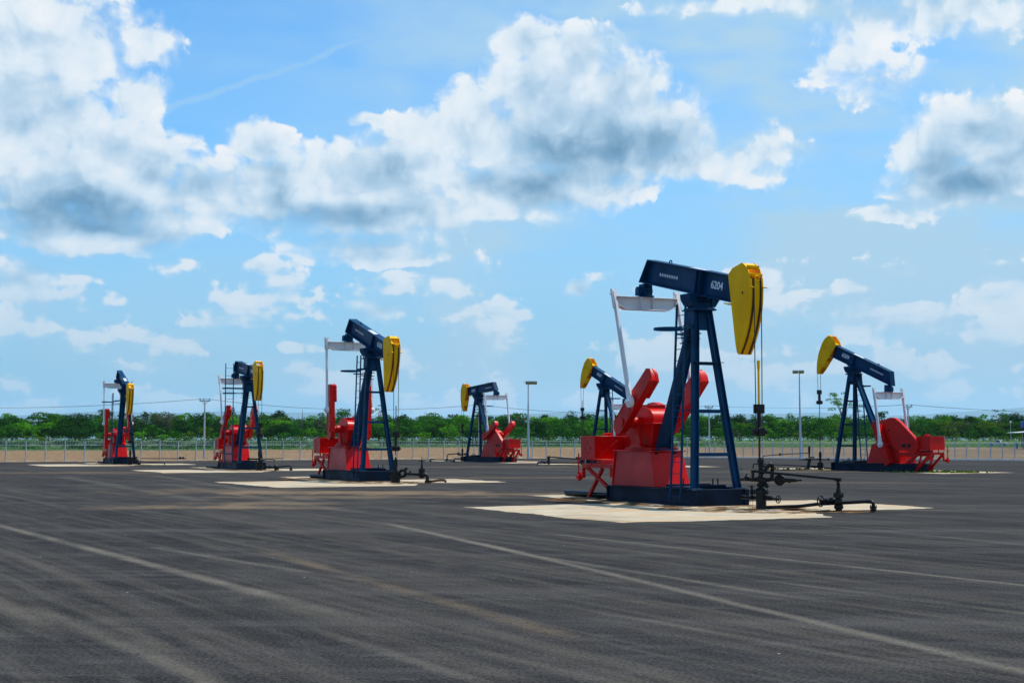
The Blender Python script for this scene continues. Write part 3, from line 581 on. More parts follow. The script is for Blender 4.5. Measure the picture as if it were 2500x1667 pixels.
    seam(-22,70,-9,42,.35,.55,(.16,.145,.12)); seam(-18,72,-6,43,.30,.5,(.16,.145,.12)); seam(-14,58,-4,36,.28,.5,(.17,.15,.12)); seam(-27,68,-14,44,.3,.4,(.15,.14,.12))
    seam(3,40,9,24,.1,.3); seam(-6,24,-2,18.5,.10,.45); seam(-9,21,-4.5,14,.13,.4)
    seam(-1.6,13.2,.4,9.6,.09,.4); seam(3.5,18,6.5,13,.11,.4); seam(-7.5,17.4,-4.6,13.2,.12,.35)
    for i,(x0,y0,x1,y1) in enumerate([(-13,40,-5.5,25),(-11,38,-3.2,24),(-8,36,-1.4,22),(-6,33,.8,19.5),(-4.5,34,1.9,21),(-2,31,3.6,20),(-13,30,-6.2,17),(-11.5,26,-5.2,15),(-6.5,20,-2.6,12.5),(-4.2,19,-.6,12),(-1.9,17,1.3,10.6),(.2,18.5,2.6,13.5),(2.6,22,5.4,16),(4.5,24,7.6,18),(-3.6,13.6,-1.6,9.4),(.6,11.6,1.7,9.0),(2.2,14.6,4.2,10.6)]):
        seam(x0,y0,x1,y1,.085+.07*((i*7)%5)/4,.42+.14*((i*3)%4)/3,(.135,.118,.094),ext=1.5,lo=.38,hi=.72)
    # tan dirt washed over the lot
    dn=t.noise(t.vm('MULTIPLY',p,(.5,.22,1)),1,6,.65)
    for (cx,cy,rx,ry,s) in((-8,38.3,3.2,1.9,.95),(-6.8,40.5,4,1.3,.7),(-5.2,49,6.5,2.6,1.0),(-1.5,47.5,5.5,1.7,.75),(-4.8,45,5,2,.6),(-23,78,9,3.5,.45),(3,46,4.5,1.6,.6),(-10,50,5,4,.45),(1.2,68,9,2.4,.4),(12,60,9,2,.35),(17.5,80.8,8,1.6,.8),(22,80.5,4.5,2.2,1),(9,36.6,3.2,.35,.5),(0,95,12,4,.4)):
        q=t.vm('MULTIPLY',t.vm('SUBTRACT',p,(cx,cy,0)),(1/rx,1/ry,0)); l=t.math('ADD',t.vm('LENGTH',q),t.math('MULTIPLY',t.math('SUBTRACT',dn,.5),2.4))
        m=t.math('MULTIPLY',t.step(l,1.0,.15),s*.85); base=t.mix(t.math('MULTIPLY',m,t.step(grit,.2,.65,.5,1)),base,(.27,.19,.115))
    # oily dark patches
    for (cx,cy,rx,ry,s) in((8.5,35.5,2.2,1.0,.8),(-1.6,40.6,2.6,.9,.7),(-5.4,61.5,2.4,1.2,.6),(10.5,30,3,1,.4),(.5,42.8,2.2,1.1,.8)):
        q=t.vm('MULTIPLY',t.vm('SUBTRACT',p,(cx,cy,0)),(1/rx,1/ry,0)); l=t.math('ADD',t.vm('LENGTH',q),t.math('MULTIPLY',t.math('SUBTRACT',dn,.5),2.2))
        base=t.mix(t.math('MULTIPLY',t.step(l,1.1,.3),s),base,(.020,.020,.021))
    base=t.mix(t.math('MULTIPLY',t.step(fine,.40,.72),.30),base,(.16,.155,.145)); base=t.mix(t.math('MULTIPLY',t.step(fine,.55,.30),.6),base,(.009,.009,.010))
    v=t.n('ShaderNodeTexVoronoi'); v.inputs['Scale'].default_value=2.2; t.l(p,v.inputs['Vector']); 
    cs=t.n('ShaderNodeSeparateColor'); t.l(v.outputs['Color'],cs.inputs[0])
    m=t.math('MULTIPLY',t.step(v.outputs['Distance'],.045,.02),t.math('GREATER_THAN',cs.outputs[0],.80)); base=t.mix(m,base,(.55,.52,.46))
    v2=t.n('ShaderNodeTexVoronoi'); v2.inputs['Scale'].default_value=7; t.l(p,v2.inputs['Vector']); cs2=t.n('ShaderNodeSeparateColor'); t.l(v2.outputs['Color'],cs2.inputs[0])
    m=t.math('MULTIPLY',t.step(v2.outputs['Distance'],.06,.03),t.math('GREATER_THAN',cs2.outputs[1],.86)); base=t.mix(t.math('MULTIPLY',m,.7),base,(.42,.39,.34))
    base=t.mix(1.0,base,(.80,.79,.79),'MULTIPLY')
    t.col(base); t.rough(.95); t.b.inputs['Specular IOR Level'].default_value=.02
    t.bump(t.math('ADD',t.math('MULTIPLY',fine,.5),grit),.45,.012)
    return t.m
M['asphalt']=asphalt()
def soil():
    t=NT('field_soil'); p=t.pos(); sp=t.n('ShaderNodeSeparateXYZ'); t.l(p,sp.inputs[0]); X,Y=sp.outputs[0],sp.outputs[1]
    a=t.noise(t.vm('MULTIPLY',p,(.35,.10,1)),1,6,.7); b=t.noise(t.vm('MULTIPLY',p,(2.6,.5,1)),1,5,.75); c=t.noise(t.vm('MULTIPLY',p,(.06,.02,1)),1,4,.6)
    br=t.mix(t.step(b,.35,.65),(.15,.085,.040),(.40,.265,.145)); br=t.mix(t.math('MULTIPLY',t.step(a,.5,.75),.6),br,(.22,.175,.12))
    br=t.mix(t.math('MULTIPLY',t.step(X,10,45),.55),br,(.145,.125,.095)); br=t.mix(t.math('MULTIPLY',t.step(c,.5,.7),.4),br,(.36,.27,.18))
    gr=t.mix(t.step(b,.35,.65),(.045,.085,.03),(.125,.19,.085)); gr=t.mix(t.step(a,.4,.7),gr,(.075,.12,.05))
    lim=t.math('MULTIPLY_ADD',t.step(X,-60,-8),50,t.math('MULTIPLY_ADD',a,22,229))
    m=t.step(t.math('SUBTRACT',Y,lim),-5,6)
    t.col(t.mix(m,br,gr)); t.rough(1); t.b.inputs['Specular IOR Level'].default_value=.02; t.bump(b,.6,.1); return t.m
M['soil']=soil()
def field():
    ys=[-400,0,60,120,180]+[200+i*12 for i in range(28)]+[560,800,1500,3000,6000,14000]; xs=[-9000,-2000,-500,-250,-120,-60,0,60,120,250,500,2000,9000]
    vs=[(x,y,-.03+rise(y)) for y in ys for x in xs]; n=len(xs)
    fs=[(j*n+i,j*n+i+1,(j+1)*n+i+1,(j+1)*n+i) for j in range(len(ys)-1) for i in range(n-1)]
    MB().add(vs,fs).build('field_ground',M['soil'])['kind']='structure'
field()
FL=[(-62,105.3),(16,145)]; FR_=[(16,145),(60,110.4)]
sheet('asphalt_lot',[(-95,-40),(95,-40),(95,83),(60,110.0),(16,144.6),(-62,104.9),(-95,88)],0,M['asphalt'])
def concrete():
    t=NT('pad_concrete'); p=t.pos(); a=t.noise(p,.9,6,.65); b=t.noise(t.vm('MULTIPLY',p,(.5,1.6,1)),1,6,.65); f=t.noise(p,25,4,.7); g=t.noise(t.vm('ADD',p,(5,9,0)),.35,5,.6)
    c=t.mix(t.step(a,.3,.7),(.36,.305,.225),(.47,.415,.315)); c=t.mix(t.math('MULTIPLY',t.step(b,.46,.66),.8),c,(.50,.30,.13)); c=t.mix(t.math('MULTIPLY',t.step(g,.54,.68),.75),c,(.26,.19,.12))
    c=t.mix(t.math('MULTIPLY',t.step(f,.5,.75),.6),c,(.24,.19,.13)); t.col(c); t.rough(.95); t.b.inputs['Specular IOR Level'].default_value=.05; t.bump(f,.3,.01); return t.m
M['concrete']=concrete()
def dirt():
    t=NT('dirt_and_shade'); p=t.pos(); a=t.noise(p,1.3,6,.7); f=t.noise(p,20,4,.7)
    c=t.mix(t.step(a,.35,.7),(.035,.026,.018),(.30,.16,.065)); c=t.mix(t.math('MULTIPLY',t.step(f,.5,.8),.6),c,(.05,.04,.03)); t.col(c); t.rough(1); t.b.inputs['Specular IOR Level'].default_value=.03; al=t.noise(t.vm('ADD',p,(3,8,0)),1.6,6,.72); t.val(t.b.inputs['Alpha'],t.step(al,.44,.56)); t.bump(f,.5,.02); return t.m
M['dirt']=dirt()  # dirt colour, also used as painted shade round the pump bases
PADA=[(-2.3,-6.65),(1.8,-6.5),(5.8,-6.35),(5.95,-3.4),(5.95,-.9),(4.5,-.2),(3.3,.5),(3.4,1.6),(3.7,3.0),(3.5,4.4),(-2,4.6),(-2,1.5),(-9.0,1.4),(-8.9,-1.6),(-5.2,-1.7),(-2.6,-1.5)]
PADB=[(-9.6,-3.4),(-2.5,-4.4),(5.6,-4.3),(6.6,-.2),(5.2,1.9),(1.0,1.06),(-4.6,1.02),(-9.4,2.1)]
def pad(x,y,yaw,s,poly,seed):
    a=R(yaw); c,sn=math.cos(a),math.sin(a)
    return sheet('concrete_pad',[(x+s*(px*c-py*sn),y+s*(px*sn+py*c)) for px,py in poly],.004,M['concrete'],jag=.17,step=.22,seed=seed)
for i,q in enumerate(PUMPS):
    pad(q[0],q[1],q[2],1.0 if i else 1.0,PADA if q[2]<0 else PADB,11+i)
def dirt_shade_sheet(pts,seed): sheet('dirt_shade_patch',pts,.008,M['dirt'],kind='stuff',jag=.16,step=.2,seed=seed)
for i,q in enumerate(PUMPS):       # oily dirt round each base, doubling as painted contact shade
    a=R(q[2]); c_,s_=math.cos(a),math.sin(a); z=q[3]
    dirt_shade_sheet([(q[0]+z*(px*c_-py*s_),q[1]+z*(px*s_+py*c_)) for px,py in((-5.9,-2.6),(-4.2,-2.9),(-2.6,-1.9),(-1.2,-2.1),(.1,-1.8),(1.0,-2.6),(2.6,-2.2),(4.4,-.9),(3.6,1.4),(1.6,1.2),(.2,1.05),(-3,1.1),(-6.5,1.3),(-7.2,.2))],40+i)
dirt_shade_sheet([(1.4,43.6),(2.6,42.2),(4.0,40.6),(4.6,39.9),(3.9,42.6),(3.3,45.0),(2.0,45.6)],3)
dirt_shade_sheet([(6.2,37.2),(7.4,36.0),(8.3,35.1),(9.2,35.5),(8.8,36.6),(7.5,37.3)],4)
dirt_shade_sheet([(-6.3,60.5),(-4.2,58.9),(-2.7,58.7),(-2.3,59.7),(-3.8,60.6)],5)
dirt_shade_sheet([(22.0,79.0),(23.4,77.3),(25.6,77.6),(25.2,79.2),(23.5,80.2)],6)
dirt_shade_sheet([(14.6,86.4),(17.4,84.0),(18.7,84.4),(18.3,87.2),(15.4,88.4)],7)
# ---------------------------------------------------------------- wellheads
def frame(ox,oy,ux,uy,s=1):
    l=math.hypot(ux,uy); ux/=l; uy/=l
    return lambda a,w,z:(a*ux-w*uy,a*uy+w*ux,z)
def wellhead_root(x,y,label,s=1): r=empty('wellhead',(x,y,.006),0,s); tag(r,label,'wellhead','black wellheads piped up in front of the pumpjacks'); return r
BK=M['black']
x,y=6.475,37.16; r=wellhead_root(x,y,'black oily wellhead with hand wheels and long flow pipe beside the nearest pumpjack'); F=frame(0,0,.869,-.495); U=Vector(F(1,0,0)); W_=Vector(F(0,1,0)); Z=Vector((0,0,1))
m=MB(); m.cyl(F(0,0,0),F(0,0,.42),.135,n=20); m.flange(F(0,0,.44),Z,.21,.045,20,10); m.cyl(F(0,0,.48),F(0,0,.56),.17,.09,n=20); m.cyl(F(0,0,.56),F(0,0,1.02),.06,n=14); m.flange(F(0,0,.62),Z,.11,.02); m.box(-.1,.1,-.1,.1,.70,.84); m.build('casing_head',BK,r,.006)
m=MB(); m.cyl(F(0,0,1.0),F(0,0,1.18),.062,n=14); m.cyl(F(0,0,1.14),F(0,0,1.29),.088,n=8); m.cyl(F(0,0,1.29),F(0,0,1.33),.05,n=12); m.build('stuffing_box',BK,r,.004)
m=MB(); m.cyl(F(0,0,.29),F(-.50,0,.30),.036,n=12); m.cyl(F(-.42,0,.30),F(-.52,0,.30),.05,n=8); m.cyl(F(-.18,0,.29),F(-.30,0,.29),.055,n=8); m.cyl(F(-.25,0,.3),F(-.25,0,.56),.03,n=10); m.box(F(-.25,0,0)[0]-.05,F(-.25,0,0)[0]+.05,F(-.25,0,0)[1]-.05,F(-.25,0,0)[1]+.05,.38,.50)
for q in(-.10,-.2): m.cyl(F(q-.1,-.1,.28),F(q-.1,-.1,0.0),.004,n=5)
v=m.build('casing_valve',BK,r); MB().wheel(F(-.25,0,.58),Z,.10).build('hand_wheel',BK,v)
m=MB(); m.cyl(F(0,0,.30),F(.30,-.06,.29),.045,.06,n=12); m.cyl(F(.30,-.06,.29),F(.47,-.08,.265),.04,.015,n=12); v=m.build('casing_valve',BK,r); MB().wheel(F(.49,-.08,.262),F(1,-.35,0),.095).build('hand_wheel',BK,v)
m=MB(); m.cyl(F(-.55,0,.76),F(.45,0,.755),.036,n=12); m.cyl(F(-.28,0,.76),F(-.12,0,.76),.06,n=8); m.ball(F(-.38,0,.79),.08); m.cyl(F(-.38,-.02,.79),F(-.38,-.02,.90),.03,n=8); m.cyl(F(.12,0,.76),F(.24,0,.76),.06,n=8); m.cyl(F(.1,-.02,.7),F(.2,-.05,.58),.045,n=10); m.ball(F(.18,-.06,.60),.06); m.cyl(F(-.54,0,.76),F(-.60,0,.70),.03,n=8); m.build('cross_fitting',BK,r)
m=MB(); c0=Vector(F(.53,-.02,.755)); m.cyl(c0-W_*.05,c0+W_*.05,.145,n=26); m.torus(c0-W_*.05,.12,.03,W_); m.torus(c0-W_*.05,.05,.02,W_,n=16); m.cyl(F(.50,-.06,.765),F(.98,-.06,.755),.075,.045,n=16); m.cyl(F(.7,-.06,.74),F(.82,-.06,.70),.03,n=8); m.cyl(F(.98,-.06,.755),F(1.08,-.06,.765),.025,n=10); m.ball(F(1.09,-.06,.766),.035); m.build('choke',BK,r,.003)
m=MB(); m.pipe([F(-.08,-.08,.72),F(.05,-.08,.90),F(.27,-.06,1.16),F(.31,.02,1.15),F(.28,.06,.76)],.05,14,.05); m.build('bypass_pipe',BK,r)
m=MB(); m.pipe([F(-.16,-.16,.72),F(-.16,-.16,.985),F(2.05,-.05,.80),F(2.05,-.02,.55)],.036,12,.07); m.cyl(F(-.16,-.16,.93),F(-.16,-.16,1.01),.05,n=10); m.cyl(F(1.98,-.05,.80),F(2.14,-.05,.79),.052,n=10); m.build('flow_line',BK,r)
m=MB(); m.cyl(F(2.05,0,.0),F(2.05,0,.36),.085,n=16); m.flange(F(2.05,0,.40),Z,.135,.03,16,8,.016); m.flange(F(2.05,0,.10),Z,.12,.02); m.cyl(F(2.05,0,.43),F(2.05,0,.60),.085,.045,n=14); m.cyl(F(2.05,0,.60),F(2.05,0,.72),.045,n=12); m.ball(F(2.05,0,.22),.12); m.cyl(F(2.0,-.02,.26),F(1.60,-.05,.24),.035,n=10); m.cyl(F(1.92,-.02,.26),F(1.82,-.03,.255),.09,n=12); m.cyl(F(1.78,-.02,.26),F(1.70,-.03,.255),.06,n=8)
v=m.build('gate_valve',BK,r,.003); MB().wheel(F(1.60,-.05,.24),F(1,-.3,0),.14,.014).build('hand_wheel',BK,v)
m=MB(); m.pipe([F(.10,.10,.04),F(1.0,.10,.09),F(1.5,.08,.16),F(2.1,.08,.20),F(2.86,.02,.26),F(2.93,0,.22),F(2.93,0,.0)],.045,14,.1); m.flange(F(2.93,0,.12),Z,.085,.02,12,6,.012); m.flange(F(2.93,0,.05),Z,.075,.02,12,6,.012); m.build('ground_pipe',BK,r)
def wf(i,label,s=1):
    x,y=ROD[i]; return wellhead_root(x,y,label,s)
F=frame(0,0,1,0); Z=Vector((0,0,1)); XX=Vector((1,0,0))
def stack(r,body=(.0,.42,.24),stem=1.2,arms=((-.3,.55),(.3,.55)),bz=.5):
    m=MB(); m.cyl((0,0,0),(0,0,body[1]),body[2]*.75,n=18); m.flange((0,0,body[1]*.55),Z,body[2],.05,18,10,.02); m.flange((0,0,body[1]),Z,body[2]*.92,.04,18,10,.02); m.cyl((0,0,body[1]),(0,0,stem-.25),.07,n=12); m.build('casing_head',BK,r)
    m=MB(); m.cyl((0,0,stem-.28),(0,0,stem),.085,n=10); m.cyl((0,0,stem),(0,0,stem+.12),.055,.03,n=10); m.build('stuffing_box',BK,r)
    m=MB()
    for a,z in arms: m.cyl((0,0,z),(a,0,z),.05,n=10); m.cyl((a*.8,0,z),(a,0,z),.075,n=8)
    m.build('cross_fitting',BK,r)
# 6205
r=wf(1,'wellhead with upright hand-wheel valve at the end of a short horizontal pipe'); stack(r,(0,.42,.26),.95,((-.25,.4),(.2,.4)))
m=MB(); m.torus((.30,-.05,.38),.13,.06,(0,1,0)); m.cyl((.35,-.05,.50),(.50,-.05,.62),.04,n=8); m.box(.36,.50,-.08,.0,.52,.60); m.build('choke',BK,r)
m=MB(); m.cyl((.36,-.1,.36),(1.05,-.25,.34),.055,n=12); m.cyl((.62,-.15,.36),(.62,-.15,.48),.04,n=8); m.build('flow_line',BK,r)
m=MB(); m.ball((1.12,-.26,.34),.16); m.cyl((1.12,-.26,.45),(1.12,-.26,.60),.06,n=10); m.flange((1.12,-.26,.52),Z,.14,.04,12,6,.02); m.cyl((1.12,-.26,.60),(1.12,-.26,.86),.06,.03,n=10); m.cyl((1.12,-.26,.84),(1.12,-.26,1.06),.015,n=6); m.pipe([(1.14,-.26,.36),(1.34,-.28,.32),(1.38,-.28,0)],.07,12); m.flange((1.38,-.28,.05),Z,.14,.04,14,6)
v=m.build('gate_valve',BK,r); MB().wheel((1.12,-.26,.89),Z,.16,.016).build('hand_wheel',BK,v)
m=MB(); m.pipe([(1.45,-.25,.05),(1.9,-.2,.10),(2.1,-.2,.09),(2.12,-.2,0)],.05,10); m.build('buried_pipe',M['rustpipe'],r)
# 6206
r=wf(2,'wellhead with a drab olive elbow pipe in front of the tall-laddered pumpjack'); stack(r,(0,.45,.26),1.1,((-.7,.66),(.3,.64)))
m=MB(); m.pipe([(.1,0,.63),(.55,-.1,.68),(.98,-.2,.66),(.98,-.2,.0)],.055,12,.16); m.build('olive_pipe',M['olive'],r)
m=MB(); m.cyl((-.7,.1,.66),(1.35,.1,.70),.02,n=8); m.flange((1.05,-.2,.10),Z,.14,.06,14,6); m.ball((1.0,-.2,.2),.14); m.cyl((.45,-.2,.2),(1.0,-.2,.2),.05,n=10); m.cyl((.6,-.2,.2),(.7,-.2,.2),.09,n=8); v=m.build('gate_valve',BK,r); MB().wheel((.45,-.2,.2),XX,.12).build('hand_wheel',BK,v)
m=MB(); m.pipe([(1.1,-.2,.20),(1.85,-.25,.28),(1.9,-.25,.24),(1.9,-.25,0)],.045,10); m.cyl((1.9,-.25,0),(1.9,-.25,.1),.09,n=10); m.build('ground_pipe',BK,r)
# leftmost
r=wf(3,'wellhead with two long low pipes beside the leftmost pumpjack'); stack(r,(0,.3,.2),1.0,((-.25,.45),(.35,.4)))
m=MB(); m.ball((.55,-.3,.30),.14); m.ball((.75,-.4,.14),.15); m.pipe([(.2,-.1,.45),(.5,-.2,.42),(.72,-.4,.30),(.75,-.4,0)],.05,10); m.box(.2,.6,-.3,-.15,.48,.56); m.cyl((.30,-.2,.4),(.30,-.2,.95),.02,n=6); m.build('gate_valve',BK,r)
m=MB(); m.pipe([(.7,.3,.44),(3.7,1.5,.42)],.03,8); m.ball((3.3,1.3,.46),.11); m.ball((3.5,1.4,.46),.1); m.build('flow_line',BK,r)
m=MB(); m.pipe([(.75,-.4,.26),(2.55,-.4,.13),(2.6,-.4,0)],.035,8); m.build('ground_pipe',BK,r)
# 6203
r=wf(4,'wellhead with crooked thin pipes left of the farthest pumpjack'); stack(r,(0,.3,.2),1.0,((-.25,.5),(.5,.55)))
m=MB(); m.pipe([(0,0,.62),(-.55,-.3,.62),(-1.25,-.5,.56),(-1.28,-.5,0)],.045,8); m.ball((-.32,-.2,.62),.13); m.ball((-1.28,-.5,.14),.12); m.pipe([(.1,0,.62),(.52,0,.62),(.52,0,.3)],.05,8); m.build('flow_line',BK,r)
m=MB(); m.pipe([(-2.5,-3.2,0),(-2.5,-3.2,.22),(-.5,-6,.10),(-.4,-6.1,.30),(.0,-6.2,.28)],.04,8); m.ball((-2.5,-3.2,.06),.09); m.ball((-.45,-6.05,.08),.1); m.build('ground_pipe',BK,r)
# 6207
r=wf(5,'wellhead whose two low pipes stick out behind the nearest red motor box'); stack(r,(0,.3,.2),.95,((-.5,.5),(.4,.5)))
m=MB(); m.pipe([(-.1,0,.40),(-1.2,.8,.45),(-2.35,1.5,.55),(-2.4,1.5,.3)],.05,8); m.pipe([(-2.4,1.5,.6),(-2.4,1.5,0)],.09,10); m.ball((-2.4,1.5,.5),.13); m.cyl((-2.4,1.5,.2),(-3.0,1.3,.18),.05,n=8); m.build('flow_line',BK,r)
m=MB(); m.pipe([(-3.3,-3,0),(-3.3,-3,.22),(-.2,-3.4,.16),(0,-3.4,.0)],.045,8); m.ball((-2.8,-3.1,.2),.1); m.ball((-.1,-3.4,.08),.12); m.build('ground_pipe',BK,r)
# 6209
r=wf(6,'wellhead with slanting thin pipe and drum left of the pumpjack numbered 6209'); stack(r,(0,.36,.21),1.02,((-.85,.62),(.55,.62)))
m=MB(); m.cyl((-.6,-.1,.62),(-1.3,-.1,.60),.07,.03,n=12); m.cyl((-.35,-.1,.62),(-.75,-.1,.62),.06,n=10); m.build('choke',BK,r)
m=MB(); m.pipe([(-.75,.1,.0),(-.62,.1,.66),(-.35,.1,.68)],.11,14,.14); m.build('bypass_pipe',BK,r)
m=MB(); m.pipe([(-.42,1.2,.98),(-1.6,4.4,.86),(-2.3,6.6,.74),(-2.3,6.6,.0)],.03,8,.06); m.cyl((-2.3,6.6,.16),(-2.3,6.6,.5),.08,n=10); m.cyl((-2.3,6.6,0),(-2.3,6.6,.14),.2,n=12); m.ball((-1.6,4.4,.86),.09); m.build('flow_line',BK,r)
m=MB(); m.cyl((-.42,1.2,.55),(-.40,1.2,1.38),.055,n=10); m.cyl((-.42,1.2,1.0),(-.40,1.2,1.40),.075,n=10); m.build('relief_pipe',BK,r)
m=MB(); m.pipe([(0,-.2,.16),(-1.2,.8,.22),(-3.6,2.6,.30),(-3.65,2.6,0)],.036,8); m.cyl((-.2,-.1,.16),(-.5,.1,.18),.08,n=10); m.cyl((.2,0,.1),(.75,0,.06),.05,n=8); m.build('ground_pipe',BK,r)
def stub(x0,y0,x1,y1,rr,label):
    m=MB(); m.cyl((0,0,rr),(x1-x0,y1-y0,rr),rr,n=16); o=m.build('pipe_stub',BK); o.location=(x0,y0,.01); tag(o,label,'pipe','black pipe ends lying behind the pumpjacks')
stub(1.75,45.9,3.0,43.9,.09,'black pipe end lying on the asphalt behind the nearest pumpjack')
stub(-9.5,67.5,-8.5,66.0,.09,'black pipe end lying behind the pumpjack numbered 6205')
stub(-19.6,91.6,-18.3,90.0,.07,'thin black pipe end lying behind the tall-laddered pumpjack')
stub(-32.1,110.6,-30.6,109.0,.07,'black pipe end lying at the foot of the leftmost pumpjack')
# ---------------------------------------------------------------- fences
def mesh_mat():
    t=NT('chain_link'); o=t.obj(); 
    w=t.vm('DOT_PRODUCT',o,(1,0,1)); w2=t.vm('DOT_PRODUCT',o,(1,0,-1)); P=.065
    f1=t.math('FRACT',t.math('DIVIDE',w,P)); f2=t.math('FRACT',t.math('DIVIDE',w2,P))
    a=t.math('MAXIMUM',t.math('LESS_THAN',f1,.18),t.math('LESS_THAN',f2,.18)); t.val(t.b.inputs['Alpha'],a); t.col((.13,.145,.15)); t.rough(.5); return t.m
M['chain']=mesh_mat()
def fence(A,Bp,h,spacing,label,name,dense,kerb):
    A=Vector(A+(0,));Bp=Vector(Bp+(0,)); d=Bp-A; L_=d.length; ang=math.atan2(d.y,d.x)
    r=empty(name,A,ang); tag(r,label,'fence')
    n=int(L_/spacing); proto=None
    for i in range(n+1):
        if proto is None:
            m=MB(); m.cyl((0,0,0),(0,0,h),.050,n=8); m.cyl((0,0,h),(-.0,-.06,h+.13),.022,.008,n=6); m.cyl((0,0,0),(0,0,.12),.07,.05,n=8)
            proto=m.build('fence_post',M['galv'],r); o=proto
        else: o=proto.copy(); COL.objects.link(o); o.parent=r
        o.location=(min(i*spacing,L_),0,0); o.scale=(1,1,1+.015*math.sin(i*2.3)); o.rotation_euler=(0,.008*math.sin(i*1.7),0)
    m=MB(); m.add([(0,.03,.04),(L_,.03,.04),(L_,.03,h-.05),(0,.03,h-.05)],[(0,1,2,3)]); m.build('wire_mesh',M['chain'],r,smooth=False)
    m=MB(); m.cyl((0,.03,h-.33 if dense else h-.06),(L_,.03,h-.33 if dense else h-.06),.016,n=6); m.cyl((0,.03,.08),(L_,.03,.08),.012,n=6)
    if dense: m.cyl((0,.03,h-.02),(L_,.03,h-.02),.008,n=6)
    m.build('rail',M['galv'],r)
    if dense:
        m=MB(); k=0; x=.1
        while x<L_:
            m.add([(x-.034,.02,h-.24),(x+.034,.02,h-.24),(x+.004+.04*math.sin(k*.9),-.05,h+.05+.02*math.sin(k*2.1)),(x,.06,h-.24)],[(0,1,2),(1,3,2),(3,0,2)]); x+=.215; k+=1
        m.build('spike_strip',M['galv'],r,smooth=False)
    if kerb:
        m=MB(); m.box(0,L_,-.16,.10,0,.10); m.build('kerb',M['kerb'],r)
M['kerb']=paint('kerb_paint',(.66,.68,.70),(.55,.57,.6),.7,(.3,.28,.25),.4)
fence(FL[0],FL[1],1.68,1.56,'long galvanised mesh fence with spiked top between the lot and the brown field','spiked_fence',True,False)
fence(FR_[0],FR_[1],1.56,1.06,'plain post and mesh fence on a white kerb along the right side of the lot','mesh_fence',False,True)
# ---------------------------------------------------------------- lamp poles and utility poles
def lamp(x,y,h,label,turn):
    r=empty('lamp_pole',(x,y,0),turn); tag(r,label,'lamp pole','floodlight poles inside the fence')
    m=MB(); m.cyl((0,0,0),(0,0,h*.42),.115,.10,n=14); m.cyl((0,0,h*.42),(0,0,h*.72),.085,.075,n=14); m.cyl((0,0,h*.72),(0,0,h),.06,.05,n=14); m.box(-.17,.17,-.17,.17,0,.03); m.build('pole',M['pole'],r)
    for q in(-1,1):
        m=MB(); m.box(q*.27-.24,q*.27+.24,-.22,.22,h+.0,h+.20); m.box(q*.27-.26,q*.27+.26,-.24,.24,h+.20,h+.24)
        o=m.build('floodlight',M['lampgrey'],r,rot=(R(14),0,0))
        m=MB(); m.box(q*.27-.20,q*.27+.20,-.224,-.221,h+.04,h+.16); m.box(q*.27-.20,q*.27+.20,-.18,.18,h-.006,h-.001); build_each(m,'lens',M['lens'],o)
    m=MB(); m.box(-.5,.5,-.03,.03,h-.02,h+.02); m.build('crossarm',M['pole'],r)
M['lens']=paint('yellowed_lens',(.45,.42,.06),(.4,.36,.05),.3,(.2,.18,.05),.2)
lamp(1.55,136,7.25,'slim floodlight pole standing alone right of the farthest pumpjack',.15)
lamp(27.3,135.0,8.25,'taller floodlight pole between the two right-hand pumpjacks',-.25)
def upole(x,y,h,label):
    r=empty('utility_pole',(x,y,0),R(27)); tag(r,label,'utility pole','utility poles carrying the wires behind the fence')
    m=MB(); m.cyl((0,0,0),(0,0,h-.12),.095,.06,n=12); m.build('pole',M['galv'],r)
    m=MB(); m.box(-.52,.52,-.04,.04,h-.18,h-.10); m.bar((0,0,h-.5),(-.32,0,h-.18),.03,.03); m.bar((0,0,h-.5),(.32,0,h-.18),.03,.03); m.build('crossarm',M['lampgrey'],r)
    for q in(-.45,-.1,.42): m=MB(); m.cyl((q,0,h-.10),(q,0,h+.0),.025,n=8); m.cyl((q,0,h-.03),(q,0,h+.06),.06,.04,n=10); m.build('insulator',M['lampgrey'],r)
UP=[(-28.6,132.5,5.55),(-3.3,143,5.25),(20.0,144.5,5.2),(36.8,132.3,5.0)]
for q,l in zip(UP,('pale utility pole between the two leftmost pumpjacks','pale utility pole hidden behind the tower of the farthest pumpjack','pale utility pole seen through the tower of the nearest pumpjack','pale utility pole right of the pumpjack numbered 6209')): upole(*q,l)
pl=[(-62,118,5.0)]+UP+[(66,105,4.2)]
for i in range(len(pl)-1):
    a,b=Vector(pl[i]),Vector(pl[i+1]); r=empty('power_line',a); 
    tag(r,['sagging power wires left of the leftmost utility pole','sagging power wires above pumpjack 6205 from the leftmost utility pole','power wires crossing between the lone lamp pole and the farthest pumpjack','power wires running behind the taller floodlight pole','power wires leaving the picture at the right edge'][i],'wires','wires strung between the utility poles')
    for q in(-.42,.0,.42):
        pts=[]
        for k in range(17):
            t=k/16; p=(b-a)*t; p=p+Vector((q*.6,q*.3,-4*(.75 if (b-a).length>22 else .3)*t*(1-t)+.05)); pts.append(p)
        MB().tube(pts,.007,5).build('wire',M['wire'],r)
